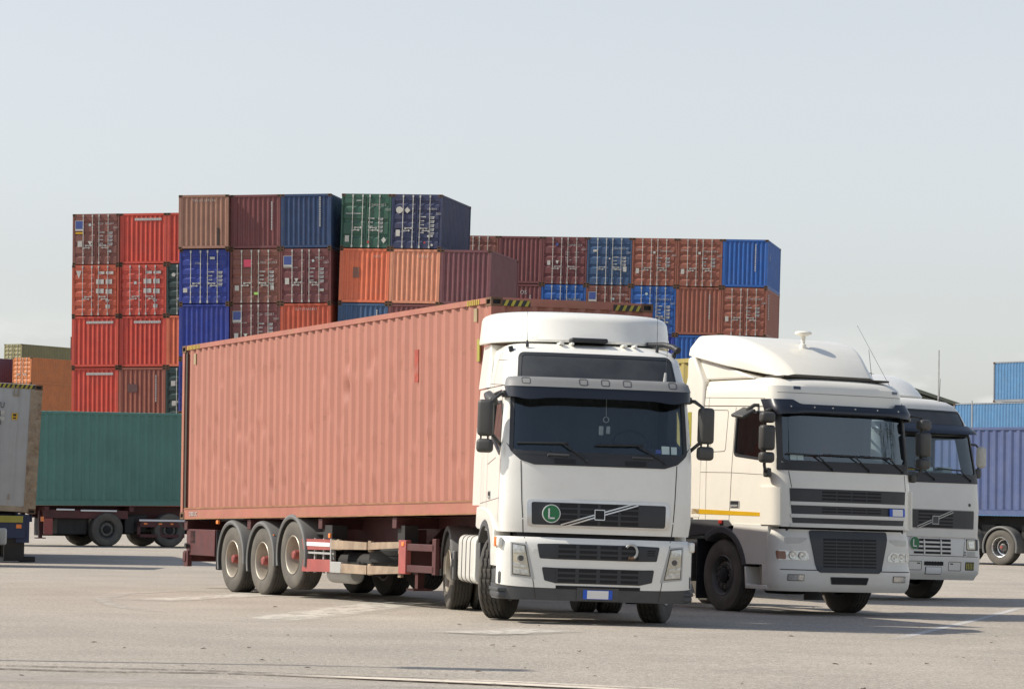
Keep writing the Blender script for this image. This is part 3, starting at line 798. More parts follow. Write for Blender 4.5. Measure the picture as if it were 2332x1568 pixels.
def cut(o, cutters):
    for c in cutters:
        m = o.modifiers.new('cut', 'BOOLEAN'); m.operation = 'DIFFERENCE'; m.object = c; m.solver = 'EXACT'
        try: m.material_mode = 'TRANSFER'
        except Exception: pass
    bpy.context.view_layer.update(); dg = bpy.context.evaluated_depsgraph_get(); me = bpy.data.meshes.new_from_object(o.evaluated_get(dg))
    old = o.data; o.modifiers.clear(); o.data = me; bpy.data.meshes.remove(old)
    for c in cutters: bpy.data.objects.remove(c)
    smooth_angle(o.data, 30)

def grow(poly, d):
    cx = sum(p[0] for p in poly) / len(poly); cy = sum(p[1] for p in poly) / len(poly); out = []
    n = len(poly)
    for i in range(n):
        a = Vector(poly[i - 1]); b = Vector(poly[i]); c = Vector(poly[(i + 1) % n])
        t = ((b - a).normalized() + (c - b).normalized())
        t = t.normalized() if t.length > 1e-6 else (c - a).normalized()
        nn = Vector((t.y, -t.x))
        if nn.dot(b - Vector((cx, cy))) < 0: nn = -nn
        q = b + nn * d; out.append((q.x, q.y))
    return out

def grille_cells(mb, F, x0, x1, z0, z1, cols, rows, bar=.03, slat=.02, off=.010, m=None):
    mb.use(m or M['black'])
    cw = (x1 - x0 - bar * (cols - 1)) / cols; rh = (z1 - z0 - slat * (rows - 1)) / rows
    for c in range(cols):
        for r in range(rows):
            a = x0 + c * (cw + bar); b = z0 + r * (rh + slat)
            mb.patch(rect(a, a + cw, b, b + rh), F, off, 0)

def windows(cab, F, sh, ws, sidew, zc, glass, parent, seal=.035, back=1.5, off=.004):
    """cut the windscreen and the side windows into a hollow, then glaze them"""
    cs = []
    mb = MB().use(M['interior']); mb.prism(ws, 1, -1.2, back); cs.append(mb.build('c', None, parent))
    if sidew: mb = MB().use(M['interior']); mb.prism(sidew, 0, -2, 2); cs.append(mb.build('c', None, parent))
    cut(cab, cs)
    mb = MB(); mb.patch(ws, F, -.006, -.016); mb.build('windscreen', glass, parent)
    mb = MB(); mb.ring(grow(ws, seal), grow(ws, -.012), F, .012, -.03); mb.build('windscreen_seal', M['blackplastic'], parent)
    if sidew:
        for sg in (-1, 1):
            f = sh.side(sg); mb = MB(); mb.patch(sidew, f, -.008, -.018); g = mb.build('side_window', glass, parent)
            mb = MB(); mb.ring(grow(sidew, .028), grow(sidew, -.01), f, .006, -.03); mb.build('window_seal', M['blackplastic'], g)

def cab_inside(parent, y0, yb, zf, zt, w=1.0, seatm=None, wheel_x=.55, curtain=True):
    mb = MB(); mb.rbox((0, y0 + .28, zf - .02), (2 * w, .5, .22), .06); mb.rbox((wheel_x, y0 + .42, zf + .08), (.55, .3, .16), .05); mb.build('dashboard', M['interior'], parent)
    mb = MB(); n = 24; pts = []
    for k in range(n + 1):
        a = 2 * math.pi * k / n; pts.append((wheel_x + .23 * math.cos(a), y0 + .66 + .12 * math.sin(a), zf + .20 + .19 * math.sin(a)))
    mb.tube(pts, .018, 8, False); mb.tube([(wheel_x, y0 + .66, zf + .2), (wheel_x, y0 + .5, zf + .0)], .035, 8); mb.box((wheel_x, y0 + .66, zf + .2), (.42, .03, .05)); mb.build('steering_wheel', M['blackplastic'], parent)
    for x in (-wheel_x, wheel_x):
        mb = MB(); mb.rbox((x, y0 + 1.15, zf - .25), (.5, .5, .16), .06); mb.rbox((x, y0 + 1.38, zf + .12), (.48, .16, .75), .07, rot=(R(-12), 0, 0)); mb.rbox((x, y0 + 1.44, zf + .58), (.28, .12, .2), .05); mb.build('seat', seatm or M['seat'], parent)
    if curtain:
        g = []
        for z in (zf - .4, zt):
            g.append([(-w + 2 * w * k / 90, yb + .02 * math.sin(k * .35) + .006 * math.sin(k * .8), z) for k in range(91)])
        mb = MB(); mb.grid(g); mb.build('curtain', M['curtain'], parent)

def wiper(parent, a, b, pivot, F, m=None):
    mb = MB(); pa, pb, pp = F(*a, .035), F(*b, .035), F(*pivot, .02); mid = pa.lerp(pb, .5)
    mb.tube([pa, pa.lerp(pb, .5) + Vector((0, -.012, 0)), pb], .013, 6); mb.tube([pp, pb.lerp(pa, .12) + Vector((0, -.02, 0))], .011, 6)
    mb.tube([F(*pivot, -.01), F(*pivot, .04)], .025, 8); return mb.build('wiper', m or M['blackplastic'], parent)

def rod_antenna(parent, base, tip, r=.0055, m=None, name='antenna'):
    b, t_ = Vector(base), Vector(tip); mb = MB(); d = (t_ - b)
    mb.tube([b - d.normalized() * .02, b + d.normalized() * .035, b + d.normalized() * .07], [.022, .02, .008], 8); mb.tube([b, t_], [r, r * .7], 5); return mb.build(name, m or M['blackplastic'], parent)

def chassis(parent, y0, y1, z=.78, tank=True, m=None):
    for s in (-.42, .42):
        mb = MB(); mb.bb(s - .04, s + .04, y0, y1, z, z + .27); mb.build('chassis_beam', M['chassis'], parent)
    mb = MB(); mb.rbox((0, 1.0, .72), (1.7, 1.2, .62), .08); mb.rbox((0, 1.5, .40), (.42, .6, .26), .06); mb.tube([(-.92, 1.4, .50), (.92, 1.4, .50)], .085, 12); mb.build('engine_block', M['chassis'], parent)
    mb = MB(); mb.lathe([(z + .26, .001), (z + .26, .45), (z + .32, .45), (z + .33, .2), (z + .33, .001)], 2, 28, (0, y1 - 1.0, 0)); mb.build('fifth_wheel', M['chassis'], parent)
    for y in (y0 + 1.2, y0 + 2.6, y1 - .2): mb = MB(); mb.bb(-.4, .4, y - .05, y + .05, z + .03, z + .22); mb.build('cross_member', M['chassis'], parent)

def rear_axle(parent, y, kind='drive', m=None, cover=True):
    mb = MB(); mb.tube([(-.9, y, .53), (.9, y, .53)], .09, 12); mb.lathe([(-.22, .001), (-.2, .15), (0, .24), (.2, .15), (.22, .001)], 0, 16, (0, y, .53)); mb.build('axle', M['chassis'], parent)
    for s in (-1, 1):
        wheel(parent, (s * 1.075, y, .53), 0 if s < 0 else 180, kind, w=.31); wheel(parent, (s * .72, y, .53), 0 if s < 0 else 180, kind, w=.31)
        if cover: mudguard(parent, (s * .92, y, .53), .61, .66, -8, 190, m or M['mudguard']).rotation_euler = (0, 0, 0 if s < 0 else R(180))

def fender_side(parent, poly, sg, x0, x1, m, name='wheel_arch_panel', bevel=.015):
    mb = MB(); mb.prism(poly, 0, sg * x0, sg * x1); return mb.build(name, m, parent, bevel=bevel)

def arc_pts(cy, cz, r, a0, a1, n=14): return [(cy + r * math.cos(R(a0 + (a1 - a0) * k / n)), cz + r * math.sin(R(a0 + (a1 - a0) * k / n))) for k in range(n + 1)]

# ================================================================ truck 1, nearest
T1 = thing('truck', (1.11, 40.2, -.0155), (8.5, 0, .9), 'white tractor unit nearest the camera, with green L plate in its upper grille', 'truck', 'white tractor units')
S1 = Shell([(1.13, 1.205, .035, .34, 3.4), (1.30, 1.225, .015, .34, 3.4), (2.0, 1.225, .065, .33, 3.4), (2.14, 1.222, .095, .32, 3.4), (2.86, 1.18, .27, .32, 3.4), (3.1, 1.165, .40, .36, 3.3), (3.36, 1.13, .56, .40, 3.0), (3.46, 1.10, .68, .44, 2.8), (3.52, 1.04, .82, .48, 2.6), (3.555, .90, 1.02, .5, 2.5), (3.57, .70, 1.25, .45, 2.4)])
F1 = S1.F()
zs = [1.13, 1.15, 1.3, 1.6, 1.9, 2.0, 2.07, 2.14, 2.3, 2.5, 2.7, 2.86, 2.98, 3.1, 3.23, 3.36, 3.42, 3.46, 3.49, 3.52, 3.54, 3.555, 3.57]
cab = S1.body(zs, lambda z: 2.2 if z < 3.4 else 2.2 - (z - 3.4) * .8).build('cab', M['white'], T1, 30)
ws = rpoly([(-1.10, 2.135), (1.10, 2.135), (1.075, 2.88), (-1.075, 2.88)], .07)
sw = rpoly([(.42, 2.10), (1.28, 2.34), (1.22, 2.76), (.66, 2.76), (.50, 2.60)], .05)
windows(cab, F1, S1, ws, sw, 0, M['glass'], T1)
cab_inside(T1, .28, 1.46, 2.08, 2.9, 1.0)
mb = MB(); mb.tube([(.12, .42, 2.84), (.12, .40, 2.62)], .004, 5); mb.lathe([(-.01, .03), (0, .04), (.01, .03)], 1, 14, (.12, .4, 2.58)); mb.rbox((.06, .40, 2.44), (.06, .03, .12), .012); mb.rbox((.15, .4, 2.45), (.05, .03, .1), .012); mb.build('hanging_charm', M['palelabel'], T1)
mb = MB().use(M['sticker']); mb.patch(rect(.80, .90, 2.165, 2.265), F1, -.004, -.012); mb.patch(rect(.925, 1.0, 2.165, 2.26), F1, -.004, -.012); mb.use(M['bluelabel']); mb.patch(rect(.72, .79, 2.17, 2.22), F1, -.004, -.012); mb.build('windscreen_sticker', None, T1)
# black cowl under the windscreen
mb = MB(); mb.patch(rpoly([(-1.165, 2.24), (-1.09, 2.11), (-1.0, 2.03), (-.83, 1.978), (.83, 1.978), (1.0, 2.03), (1.09, 2.11), (1.165, 2.24), (1.12, 2.19), (1.03, 2.15), (-1.03, 2.15), (-1.12, 2.19)], [0, .1, .1, .1, .1, .1, .1, 0, .0, .08, .08, 0]), F1, .010, -.02)
mb.use(M['blackplastic']); cw = mb.build('windscreen_cowl', M['greyplastic'], T1)
for x0 in (-.58, .32):
    mb = MB()
    for k in range(4): mb.patch(rect(x0, x0 + .27, 2.0 + k * .016, 2.008 + k * .016), F1, .014, 0)
    mb.build('vent', M['black'], cw)
for x0 in (-.66, .41):
    mb = MB(); a, b_ = F1(x0, 2.105, .03), F1(x0 + .26, 2.10, .03); mb.tube([F1(x0, 2.09, .0), a, b_, F1(x0 + .26, 2.085, .0)], .014, 8); mb.build('grab_handle', M['greyplastic'], T1)
wiper(T1, (-1.04, 2.235), (-.40, 2.25), (-.17, 2.045), F1); wiper(T1, (-.06, 2.24), (.55, 2.256), (.84, 2.05), F1)
# upper window and its seal
tw = rpoly([(-1.0, 2.98), (1.0, 2.98), (.955, 3.375), (-.955, 3.375)], .06)
mb = MB(); mb.patch(tw, F1, .006, -.02); uw = mb.build('upper_window', M['darkwin'], T1)
mb = MB(); mb.ring(grow(tw, .03), grow(tw, -.012), F1, .012, -.02); mb.build('window_seal', M['blackplastic'], uw)
# sun visor: smoked lower blade and grey top band
V1 = Shell([(2.78, 1.18, .06, .30, 3.4), (2.96, 1.185, .11, .30, 3.4), (3.09, 1.155, .21, .30, 3.4)])
mb = MB(); V1.band(mb, lambda q: 2.825 - .03 * math.exp(-((abs(q) - .45) / .16) ** 2) + .03 * max(0, abs(q) - .75), 2.962, .0, .012, -1.02, 1.02); vz = mb.build('sun_visor', M['navy'], T1)
mb = MB(); V1.band(mb, 2.958, 3.085, .006, .02, -1.02, 1.02, offz=lambda t: -.03 * max(0, t - .8) * 5); gb = mb.build('visor_band', M['greyband'], vz)
for x in (-.95, -.23, .05, .33, .92):
    mb = MB(); f = lambda x, z, o: V1.front(x, z, .006 + o); pr = rpoly(rect(x - .05, x + .05, 2.99, 3.065), .02)
    mb.ring(grow(pr, .004), grow(pr, -.004), f, .003, 0); mb.build('lamp_cover', M['greyplastic'], gb)
for sg in (-1, 1):
    mb = MB(); mb.box((sg * 1.14, .5, 2.96), (.06, .3, .05)); mb.build('visor_bracket', M['greyplastic'], vz)
# hood seams, door seams
def seams(parent, items, m=None):
    for path, w, f in items:
        mb = MB(); mb.strip(path, w, f, .0025); mb.build('panel_gap', m or M['seam'], parent)
seams(T1, [([(-.995, 2.02), (-.975, 1.53), (-.945, 1.13)], .012, F1), ([(.995, 2.02), (.975, 1.53), (.945, 1.13)], .012, F1)])
for sg in (-1, 1):
    f = S1.side(sg)
    seams(T1, [([(1.47, 1.30), (1.47, 2.97)], .010, f), ([(.38, 2.975), (2.19, 2.985)], .010, f), ([(.40, 1.25), (.36, 2.0), (.40, 2.1)], .010, f), ([(1.47, 2.98), (1.40, 3.3), (1.2, 3.42)], .008, f), ([(.75, 2.06), (1.45, 1.98)], .008, f), ([(.62, 2.98), (2.18, 3.05)], .006, f), ([(.7, 3.30), (1.38, 3.33)], .006, f), ([(.35, 1.55), (2.15, 1.47)], .006, f)], None)
    mb = MB(); mb.use(M['silver']); mb.patch(rpoly(rect(1.10, 1.32, 1.53, 1.64), .02), f, .006, -.01); mb.use(M['black']); mb.patch(rpoly(rect(1.12, 1.30, 1.575, 1.625), .015), f, .010, 0); mb.use(M['silver']); mb.patch(rect(1.13, 1.29, 1.55, 1.575), f, .018, 0); mb.build('door_handle', None, T1)
# upper grille
gi = rpoly([(-.845, 1.232), (.848, 1.232), (.855, 1.512), (-.855, 1.512)], .03); go = rpoly([(-.902, 1.205), (.905, 1.205), (.912, 1.545), (-.912, 1.545)], .06)
mb = MB(); mb.ring(go, gi, F1, .014, -.01); gr = mb.build('grille_frame', M['chrome'], T1)
mb = MB().use(M['grilleblack']); mb.patch(gi, F1, .006, -.02); grille_cells(mb, F1, -.50, .50, 1.245, 1.500, 4, 4, .035, .022, .009); g1 = mb.build('grille', None, T1)
for d_, mm in ((.017, M['chrome']), (-.017, M['chrome'])):
    mb = MB(); mb.strip([(-.485, 1.222 + d_), (.495, 1.522 + d_)], .016, F1, .022); mb.build('diagonal_bar', mm, g1)
mb = MB().use(M['chrome']); mb.patch(rpoly(rect(-.062, .072, 1.306, 1.438), .012), F1, .03, 0); mb.use(M['black']); mb.patch(rpoly(rect(-.052, .062, 1.316, 1.428), .008), F1, .034, 0); mb.build('emblem', None, g1)
c = F1(-.605, 1.37, .02); mb = MB().use(M['platewhite']); mb.disc(c - Vector((0, .004, 0)), .115, 1, .02, 36); mb.use(M['green']); mb.disc(c - Vector((0, .008, 0)), .104, 1, .02, 36); mb.use(M['platewhite']); mb.bb(c.x - .042, c.x - .022, c.y - .012, c.y, c.z - .065, c.z + .065); mb.bb(c.x - .042, c.x + .042, c.y - .012, c.y, c.z - .065, c.z - .047); mb.build('letter_plate', None, T1)
# black gap and radiator behind it
mb = MB(); mb.rbox((0, .62, 1.08), (2.0, 1.0, .14), .03); mb.build('radiator_gap', M['black'], T1)
# lower front
B1 = Shell([(.28, 1.235, -.02, .42, 3.6), (.46, 1.25, -.04, .42, 3.6), (.95, 1.25, -.035, .42, 3.6), (1.03, 1.235, -.02, .41, 3.6), (1.075, 1.20, .02, .38, 3.6)])
FB1 = B1.F()
dip = lambda q: 1.075 - .0 * q
mb = MB(); B1.band(mb, .70, 1.075, 0, .03, -1.40, 1.40, 56, 8); B1.band(mb, lambda q: .445 + .045 * min(1, abs(q)) ** 2, .70, 0, .03, -.93, .93, 44, 5)
lf = mb.build('front_panel', M['white'], T1)
mb = MB(); B1.band(mb, .292, lambda q: .440 + .045 * min(1, abs(q)) ** 2, -.003, .05, -1.30, 1.30, 56, 4); mb.patch(rect(-.26, .27, .30, .46), FB1, .012, 0); mb.build('bumper', M['greyplastic'], T1)
mb = MB(); mb.patch(rect(-.53, .54, .44, .482), FB1, .006, 0); mb.build('bumper_slot', M['black'], T1)
mb = MB(); mb.use(M['plateblue']); mb.patch(rpoly(rect(-.182, .188, .324, .438), .01), FB1, .022, .01); mb.use(M['platewhite']); mb.patch(rect(-.132, .138, .330, .432), FB1, .025, .02); mb.build('number_plate', None, T1)
seams(T1, [([(-.93, 1.07), (-.845, .70), (-.775, .31)], .010, FB1), ([(.93, 1.07), (.845, .70), (.785, .31)], .010, FB1)])
for po, cells in (([(-.778, .992), (-.53, 1.0), (.53, 1.0), (.78, .992), (.745, .812), (.53, .806), (-.53, .806), (-.74, .812)], (-.51, .51, .825, .985)), ([(-.712, .705), (-.53, .70), (.53, .70), (.715, .705), (.69, .545), (.535, .508), (-.535, .508), (-.675, .54)], (-.51, .51, .525, .69))):
    mb = MB().use(M['grilleblack']); mb.patch(rpoly(po, .02), FB1, .005, -.01); mb.patch(rect(-.535, .535, po[6][1] + .004, po[1][1] - .004), FB1, .012, 0)
    grille_cells(mb, FB1, cells[0], cells[1], cells[2], cells[3], 4, 3, .045, .025, .016); mb.build('lower_grille', None, T1)
mb = MB()
for k in range(3): mb.patch(rect(.62, .72, .88 + k * .028, .893 + k * .028), FB1, .008, 0)
mb.build('vent', M['black'], T1)
hp = [FB1(.41 + .075 * math.cos(R(a)), .925 + .085 * math.sin(R(a)), .03) for a in range(-75, 146, 20)]
mb = MB(); mb.tube(hp, .017, 8); mb.build('horseshoe', M['galv'], T1); mb = MB(); mb.tube([FB1(.41 + .075 * math.cos(R(a)), .925 + .085 * math.sin(R(a)), .034) for a in range(-115, -60, 18)], .018, 8); mb.build('horseshoe', M['rustcast'], T1)
for sg in (-1, 1):
    X = lambda pts: [(sg * a, b) for a, b in pts]
    po = X([(1.10, 1.005), (.905, .99), (.795, .55), (1.088, .585)]); lens = X([(1.075, .982), (.925, .963), (.850, .588), (1.062, .607)])
    mb = MB(); mb.patch(po, FB1, .004, -.01, .05); hl = mb.build('headlight', M['silver'], T1)
    mb = MB(); mb.patch(grow(lens, .008), FB1, .008, 0, .05); mb.build('lens_edge', M['lampdark'], hl)
    mb = MB(); mb.patch(grow(lens, -.008), FB1, .011, 0, .05); mb.build('lens', M['lampcream'], hl)
    mb = MB(); mb.patch(X([(1.065, .968), (.94, .955), (.922, .875), (1.062, .875)]), FB1, .016, 0, .04); mb.build('reflector', M['lampclear'], hl)
    c = FB1(sg * .972, .806, .01); mb = MB().use(M['lampclear']); mb.disc(c - Vector((0, .016, 0)), .052, 1, .03, 24); mb.use(M['lampdark']); mb.disc(c - Vector((0, .020, 0)), .036, 1, .03, 24); mb.build('projector_lamp', None, hl)
    mb = MB(); mb.patch(X([(1.062, .757), (.895, .722), (.888, .690), (1.058, .705)]), FB1, .016, 0, .04); mb.build('indicator', M['lampclear'], hl)
    mb = MB(); mb.patch(X([(1.055, .685), (.885, .668), (.865, .602), (1.05, .618)]), FB1, .016, 0, .04); mb.build('fog_lamp', M['lampclear'], hl)
    mb = MB(); c = FB1(sg * .80, .90, .004); mb.disc(c - Vector((0, .001, 0)), .03, 1, .006, 18); mb.build('tow_cover', M['white'], T1)
    f = S1.side(sg)
    mb = MB().use(M['white']); mb.rbox((sg * 1.225, .22, 1.0), (.07, .20, .13), .03); mb.use(M['orange']); mb.rbox((sg * 1.262, .27, 1.0), (.03, .10, .12), .01); mb.build('marker_lamp', None, T1)
    # wheel arch panel
    arch = arc_pts(1.40, .53, .745, 15, 165, 16)
    poly = [(.62, .70), (.62, 1.16), (.95, 1.33), (1.36, 1.41), (2.22, 1.43), (2.26, 1.17), (2.14, 1.145)] + [p for p in arc_pts(1.42, .56, .70, 55, 165, 14)] + [(.72, .70)]
    fender_side(T1, poly, sg, 1.02, 1.245, M['white'])
    inner = arc_pts(1.42, .56, .70, 40, 168, 16); inn2 = arc_pts(1.42, .56, .63, 40, 168, 16)
    mb = MB(); mb.prism(inner + inn2[::-1], 0, sg * .75, sg * 1.252); mb.build('wheel_arch_trim', M['greyplastic'], T1)
    mb = MB(); mb.rbox((sg * 1.13, .46, .555), (.20, .66, .24), .06); mb.use(M['galv']); mb.rbox((sg * 1.14, .46, .41), (.22, .74, .05), .015); mb.use(M['greyplastic']); mb.mats[0] = M['greyplastic']; mb.rbox((sg * 1.13, .46, .35), (.22, .72, .09), .03); mb.build('step', None, T1)
    # steered wheels
    wheel(T1, (sg * 1.02, 1.40, .53), (0 if sg < 0 else 180) - 25, 'steer', w=.315, steer=True)
    mb = MB(); mb.box((sg * .98, 2.08, .62), (.44, .015, .80)); mb.build('mudflap', M['blackplastic'], T1)
    # mirrors
    mx = sg * (1.435 if sg < 0 else 1.39)
    mb = MB(); mb.rbox((mx, .30, 2.545), (.20, .15, .46), .05, 4, rot=(0, 0, sg * R(18))); mi = mb.build('mirror', M['mirrorplastic'], T1)
    mb = MB(); mb.rbox((mx, .30, 2.195), (.21, .15, .175), .05, 4, rot=(0, 0, sg * R(18))); mb.tube([(mx - .05, .33, 2.26), (mx - .05, .33, 2.34)], .013, 6); mb.tube([(mx + .04, .33, 2.26), (mx + .04, .33, 2.34)], .013, 6); mb.build('lower_mirror', M['mirrorplastic'], mi)
    mb = MB(); mb.tube([(sg * 1.16, .44, 2.86), (sg * 1.25, .36, 2.85), (sg * 1.34, .31, 2.78), (sg * 1.345, .32, 2.5), (sg * 1.34, .34, 2.34), (sg * 1.22, .42, 2.22), (sg * 1.17, .46, 2.19)], .024, 8); mb.rbox((sg * 1.17, .43, 2.86), (.1, .12, .09), .02); mb.rbox((sg * 1.19, .44, 2.18), (.08, .12, .12), .02); mb.build('mirror_arm', M['mirrorplastic'], mi)
    # side air deflector behind the cab
    zt = 3.52
    mb = MB(); mb.patch([(2.02, 1.45), (2.74, 1.45), (2.70, 2.975), (2.02, 2.975)], f, .004, -.07); mb.patch([(1.80, 2.99), (2.72, 2.99), (2.60, 3.55), (1.95, 3.55), (1.80, 3.30)], lambda y, z, o: Vector((sg * (1.195 - .07 * (z - 2.99) + o - .10 * max(0, 2.0 - y)), y, z)), .004, -.16, .1); mb.build('side_deflector', M['white'], T1)
    mb = MB(); mb.rbox((sg * 1.06, .86, 3.45), (.055, .07, .08), .012, rot=(0, sg * R(14), 0)); mb.build('roof_marker', M['blackplastic'], T1)
# ramp mirror over the near door
mb = MB(); mb.rbox((-1.33, .62, 2.80), (.12, .30, .13), .04, rot=(R(20), R(-25), 0)); mb.tube([(-1.19, .6, 2.90), (-1.26, .62, 2.87), (-1.32, .62, 2.83)], .02, 8); mb.build('kerb_mirror', M['mirrorplastic'], T1)
# roof deflector
D1 = Shell([(3.57, 1.235, .93, 1.50, 2.5), (3.60, 1.24, .92, 1.50, 2.5), (3.88, 1.215, 1.05, 1.42, 2.5), (3.92, 1.20, 1.09, 1.40, 2.5), (3.95, 1.17, 1.15, 1.34, 2.5), (3.972, 1.12, 1.26, 1.22, 2.5), (3.985, 1.02, 1.42, 1.05, 2.5), (3.992, .85, 1.65, .8, 2.5)])
mb = D1.body([3.57, 3.575, 3.60, 3.7, 3.8, 3.85, 3.88, 3.90, 3.92, 3.935, 3.95, 3.962, 3.972, 3.98, 3.985, 3.992], 2.58); mb.build('roof_deflector', M['white'], T1, 40)
mb = MB(); mb.rbox((0, 1.75, 3.545), (1.7, 1.1, .07), .02); mb.build('deflector_base', M['black'], T1)
mb = MB(); mb.rbox((-.06, .90, 3.595), (.48, .30, .06), .025); mb.build('roof_hatch', M['blackplastic'], T1)
for x in (-.42, .40):
    mb = MB(); mb.rbox((x, 1.0, 3.545), (.06, .5, .03), .01); mb.rbox((x + .14, 1.0, 3.545), (.04, .5, .03), .01); mb.build('roof_rib', M['white'], T1)
mb = MB(); mb.tube([(.75, 1.1, 3.585), (.95, 1.0, 3.59), (1.05, .88, 3.56), (1.10, .78, 3.51)], [.034, .036, .038, .046], 12); mb.build('air_horn', M['blackplastic'], T1)
rod_antenna(T1, (-.86, .80, 3.50), (-.87, .82, 3.95), .003); rod_antenna(T1, (.83, .82, 3.50), (.82, .85, 4.85), .0035); rod_antenna(T1, (.86, .36, 3.09), (.93, .50, 4.3), .003)
mb = MB(); mb.tube([(.85, .34, 3.08), (.86, .36, 3.20)], [.025, .015], 8); mb.build('antenna_spring', M['galv'], T1)
# chassis, tanks, rear axle
chassis(T1, .7, 6.2); rear_axle(T1, 5.08)
for sg in (-1, 1):
    mb = MB(); ring_ = rpoly([(-1.235, .42), (-.68, .36), (-.68, 1.06), (-1.235, 1.05)], .11, 5); mb.prism([(sg * a, b) for a, b in ring_], 1, 2.35, 3.95); tk = mb.build('fuel_tank', M['white'], T1, bevel=.02)
    for y in (2.75, 3.15, 3.55):
        mb = MB(); mb.prism([(sg * a, b) for a, b in grow(ring_, .006)], 1, y - .022, y + .022); mb.build('tank_strap', M['greyplastic'], tk)
    mb = MB(); mb.rbox((sg * 1.22, 4.42, .62), (.06, .12, .4), .02); mb.use(M['orange']); mb.mats[0] = M['mudguard']; mb.rbox((sg * 1.255, 4.40, .66), (.03, .07, .10), .008); mb.build('marker_lamp', None, T1)
mb = MB(); mb.tube([(-.75, 3.95, 1.12), (-.7, 4.1, 1.25), (-.3, 4.4, 1.3), (0, 4.6, 1.2)], .02, 6); mb.tube([(-.6, 3.95, 1.15), (-.5, 4.1, 1.35), (-.1, 4.5, 1.3)], .02, 6); mb.build('air_hose', M['blackplastic'], T1)

# ================================================================ truck 2, angled, behind the first
T2 = thing('truck', (4.916, 47.3, -.065), (29, 0, .7), 'cream white high-roof tractor unit with yellow side stripe, second of three', 'truck', 'white tractor units')
S2 = Shell([(1.28, 1.23, -.17, .42, 4.2), (1.85, 1.23, -.15, .42, 4.2), (2.1, 1.23, -.09, .40, 4.2), (2.94, 1.205, .02, .38, 4.0), (3.12, 1.195, .05, .38, 4.0), (3.34, 1.18, .10, .38, 3.8), (3.42, 1.14, .17, .40, 3.4), (3.46, 1.08, .26, .42, 3.0), (3.48, .95, .42, .45, 2.6)])
F2 = S2.F()
cab = S2.body([1.28, 1.31, 1.5, 1.85, 2.0, 2.1, 2.3, 2.6, 2.94, 3.03, 3.12, 3.23, 3.34, 3.38, 3.42, 3.44, 3.46, 3.47, 3.48], 2.25).build('cab', M['cream'], T2, 30)
ws2 = rpoly([(-1.10, 2.235), (1.10, 2.235), (1.085, 2.955), (-1.085, 2.955)], .08)
sw2 = rpoly([(.30, 2.26), (1.10, 2.33), (1.07, 2.955), (.32, 2.935)], .06)
windows(cab, F2, S2, ws2, sw2, 0, M['tintglass'], T2)
cab_inside(T2, .12, 1.46, 2.18, 2.95, 1.0, M['seatred'])
mb = MB(); mb.patch(rpoly([(-1.175, 2.10), (1.175, 2.10), (1.165, 2.30), (1.13, 2.215), (1.05, 2.205), (-1.05, 2.205), (-1.13, 2.215), (-1.165, 2.30)], .02), F2, .010, -.02); mb.build('windscreen_cowl', M['blackplastic'], T2)
for sg in (-1, 1):
    mb = MB(); mb.patch([(sg * 1.165, 2.10), (sg * 1.155, 2.98), (sg * 1.10, 2.98), (sg * 1.115, 2.10)], F2, .008, -.02); mb.build('windscreen_pillar', M['blackplastic'], T2)
wiper(T2, (-1.05, 2.34), (-.50, 2.325), (-.28, 2.13), F2); wiper(T2, (-.45, 2.34), (.16, 2.335), (.38, 2.13), F2); wiper(T2, (.2, 2.34), (.78, 2.325), (1.02, 2.13), F2)
mb = MB().use(M['sticker']); mb.patch(rect(-.98, -.88, 2.255, 2.345), F2, -.004, -.012); mb.patch(rect(-.87, -.77, 2.255, 2.345), F2, -.004, -.012); mb.build('windscreen_sticker', None, T2)
V2 = Shell([(2.86, 1.23, -.14, .36, 3.8), (3.0, 1.23, -.12, .36, 3.8), (3.15, 1.215, .0, .36, 3.8)])
def v2top(q):
    a = abs(q); return 3.075 + .065 * sstep(.30, .42, a)
mb = MB(); V2.band(mb, lambda q: 2.925 + .03 * (1 - sstep(.2, .5, abs(q))) - .035 * sstep(.55, 1.0, abs(q)), v2top, 0, .012, -1.10, 1.10, 60, 5); vz = mb.build('sun_visor', M['navy'], T2)
for x in (-1.0, -.62, -.3, .1, .5, .9):
    p = V2.front(x, 3.03, .003); mb = MB(); mb.disc(p - Vector((0, .003, 0)), .012, 1, .006, 10); mb.build('visor_screw', M['galv'], vz)
for x in (-.80, .98):
    mb = MB().use(M['chrome']); mb.patch(rpoly(rect(x - .065, x + .065, 3.285, 3.34), .015), F2, .006, 0); mb.use(M['lampdark']); mb.patch(rpoly(rect(x - .055, x + .055, 3.293, 3.332), .01), F2, .010, 0); mb.build('roof_lamp', None, T2)
seams(T2, [([(-1.1, 3.24), (1.1, 3.24)], .006, F2), ([(-1.02, 2.09), (-1.0, 1.85)], .010, F2), ([(1.06, 2.09), (1.04, 1.85)], .010, F2)])
# grille bands
for (z0, z1, w) in ((1.650, 1.842, 1.02), (1.470, 1.596, 1.0), (1.338, 1.415, .985)):
    mb = MB().use(M['grilleblack']); mb.patch([(-w, z0), (w, z0), (w + .012, z1), (-w - .012, z1)], F2, .006, -.01)
    grille_cells(mb, F2, -.50, .55, z0 + .03, z1 - .03, 4, 3 if z1 - z0 > .15 else 2, .02, .02, .009); mb.build('grille', None, T2)
for z in (1.623, 1.443, 1.305):
    mb = MB(); mb.patch(rect(-1.02, 1.02, z - .026, z + .026), F2, .016, -.01); mb.build('grille_bar', M['oldwhite'], T2)
mb = MB().use(M['plateblue']); mb.patch(rect(.70, 1.0, 1.472, 1.585), F2, .026, .01); mb.use(M['platewhite']); mb.patch(rect(.755, .955, 1.478, 1.579), F2, .029, .02); mb.build('number_plate', None, T2)
mb = MB(); mb.rbox((0, .55, 1.26), (2.1, 1.2, .10), .02); mb.build('radiator_gap', M['black'], T2)
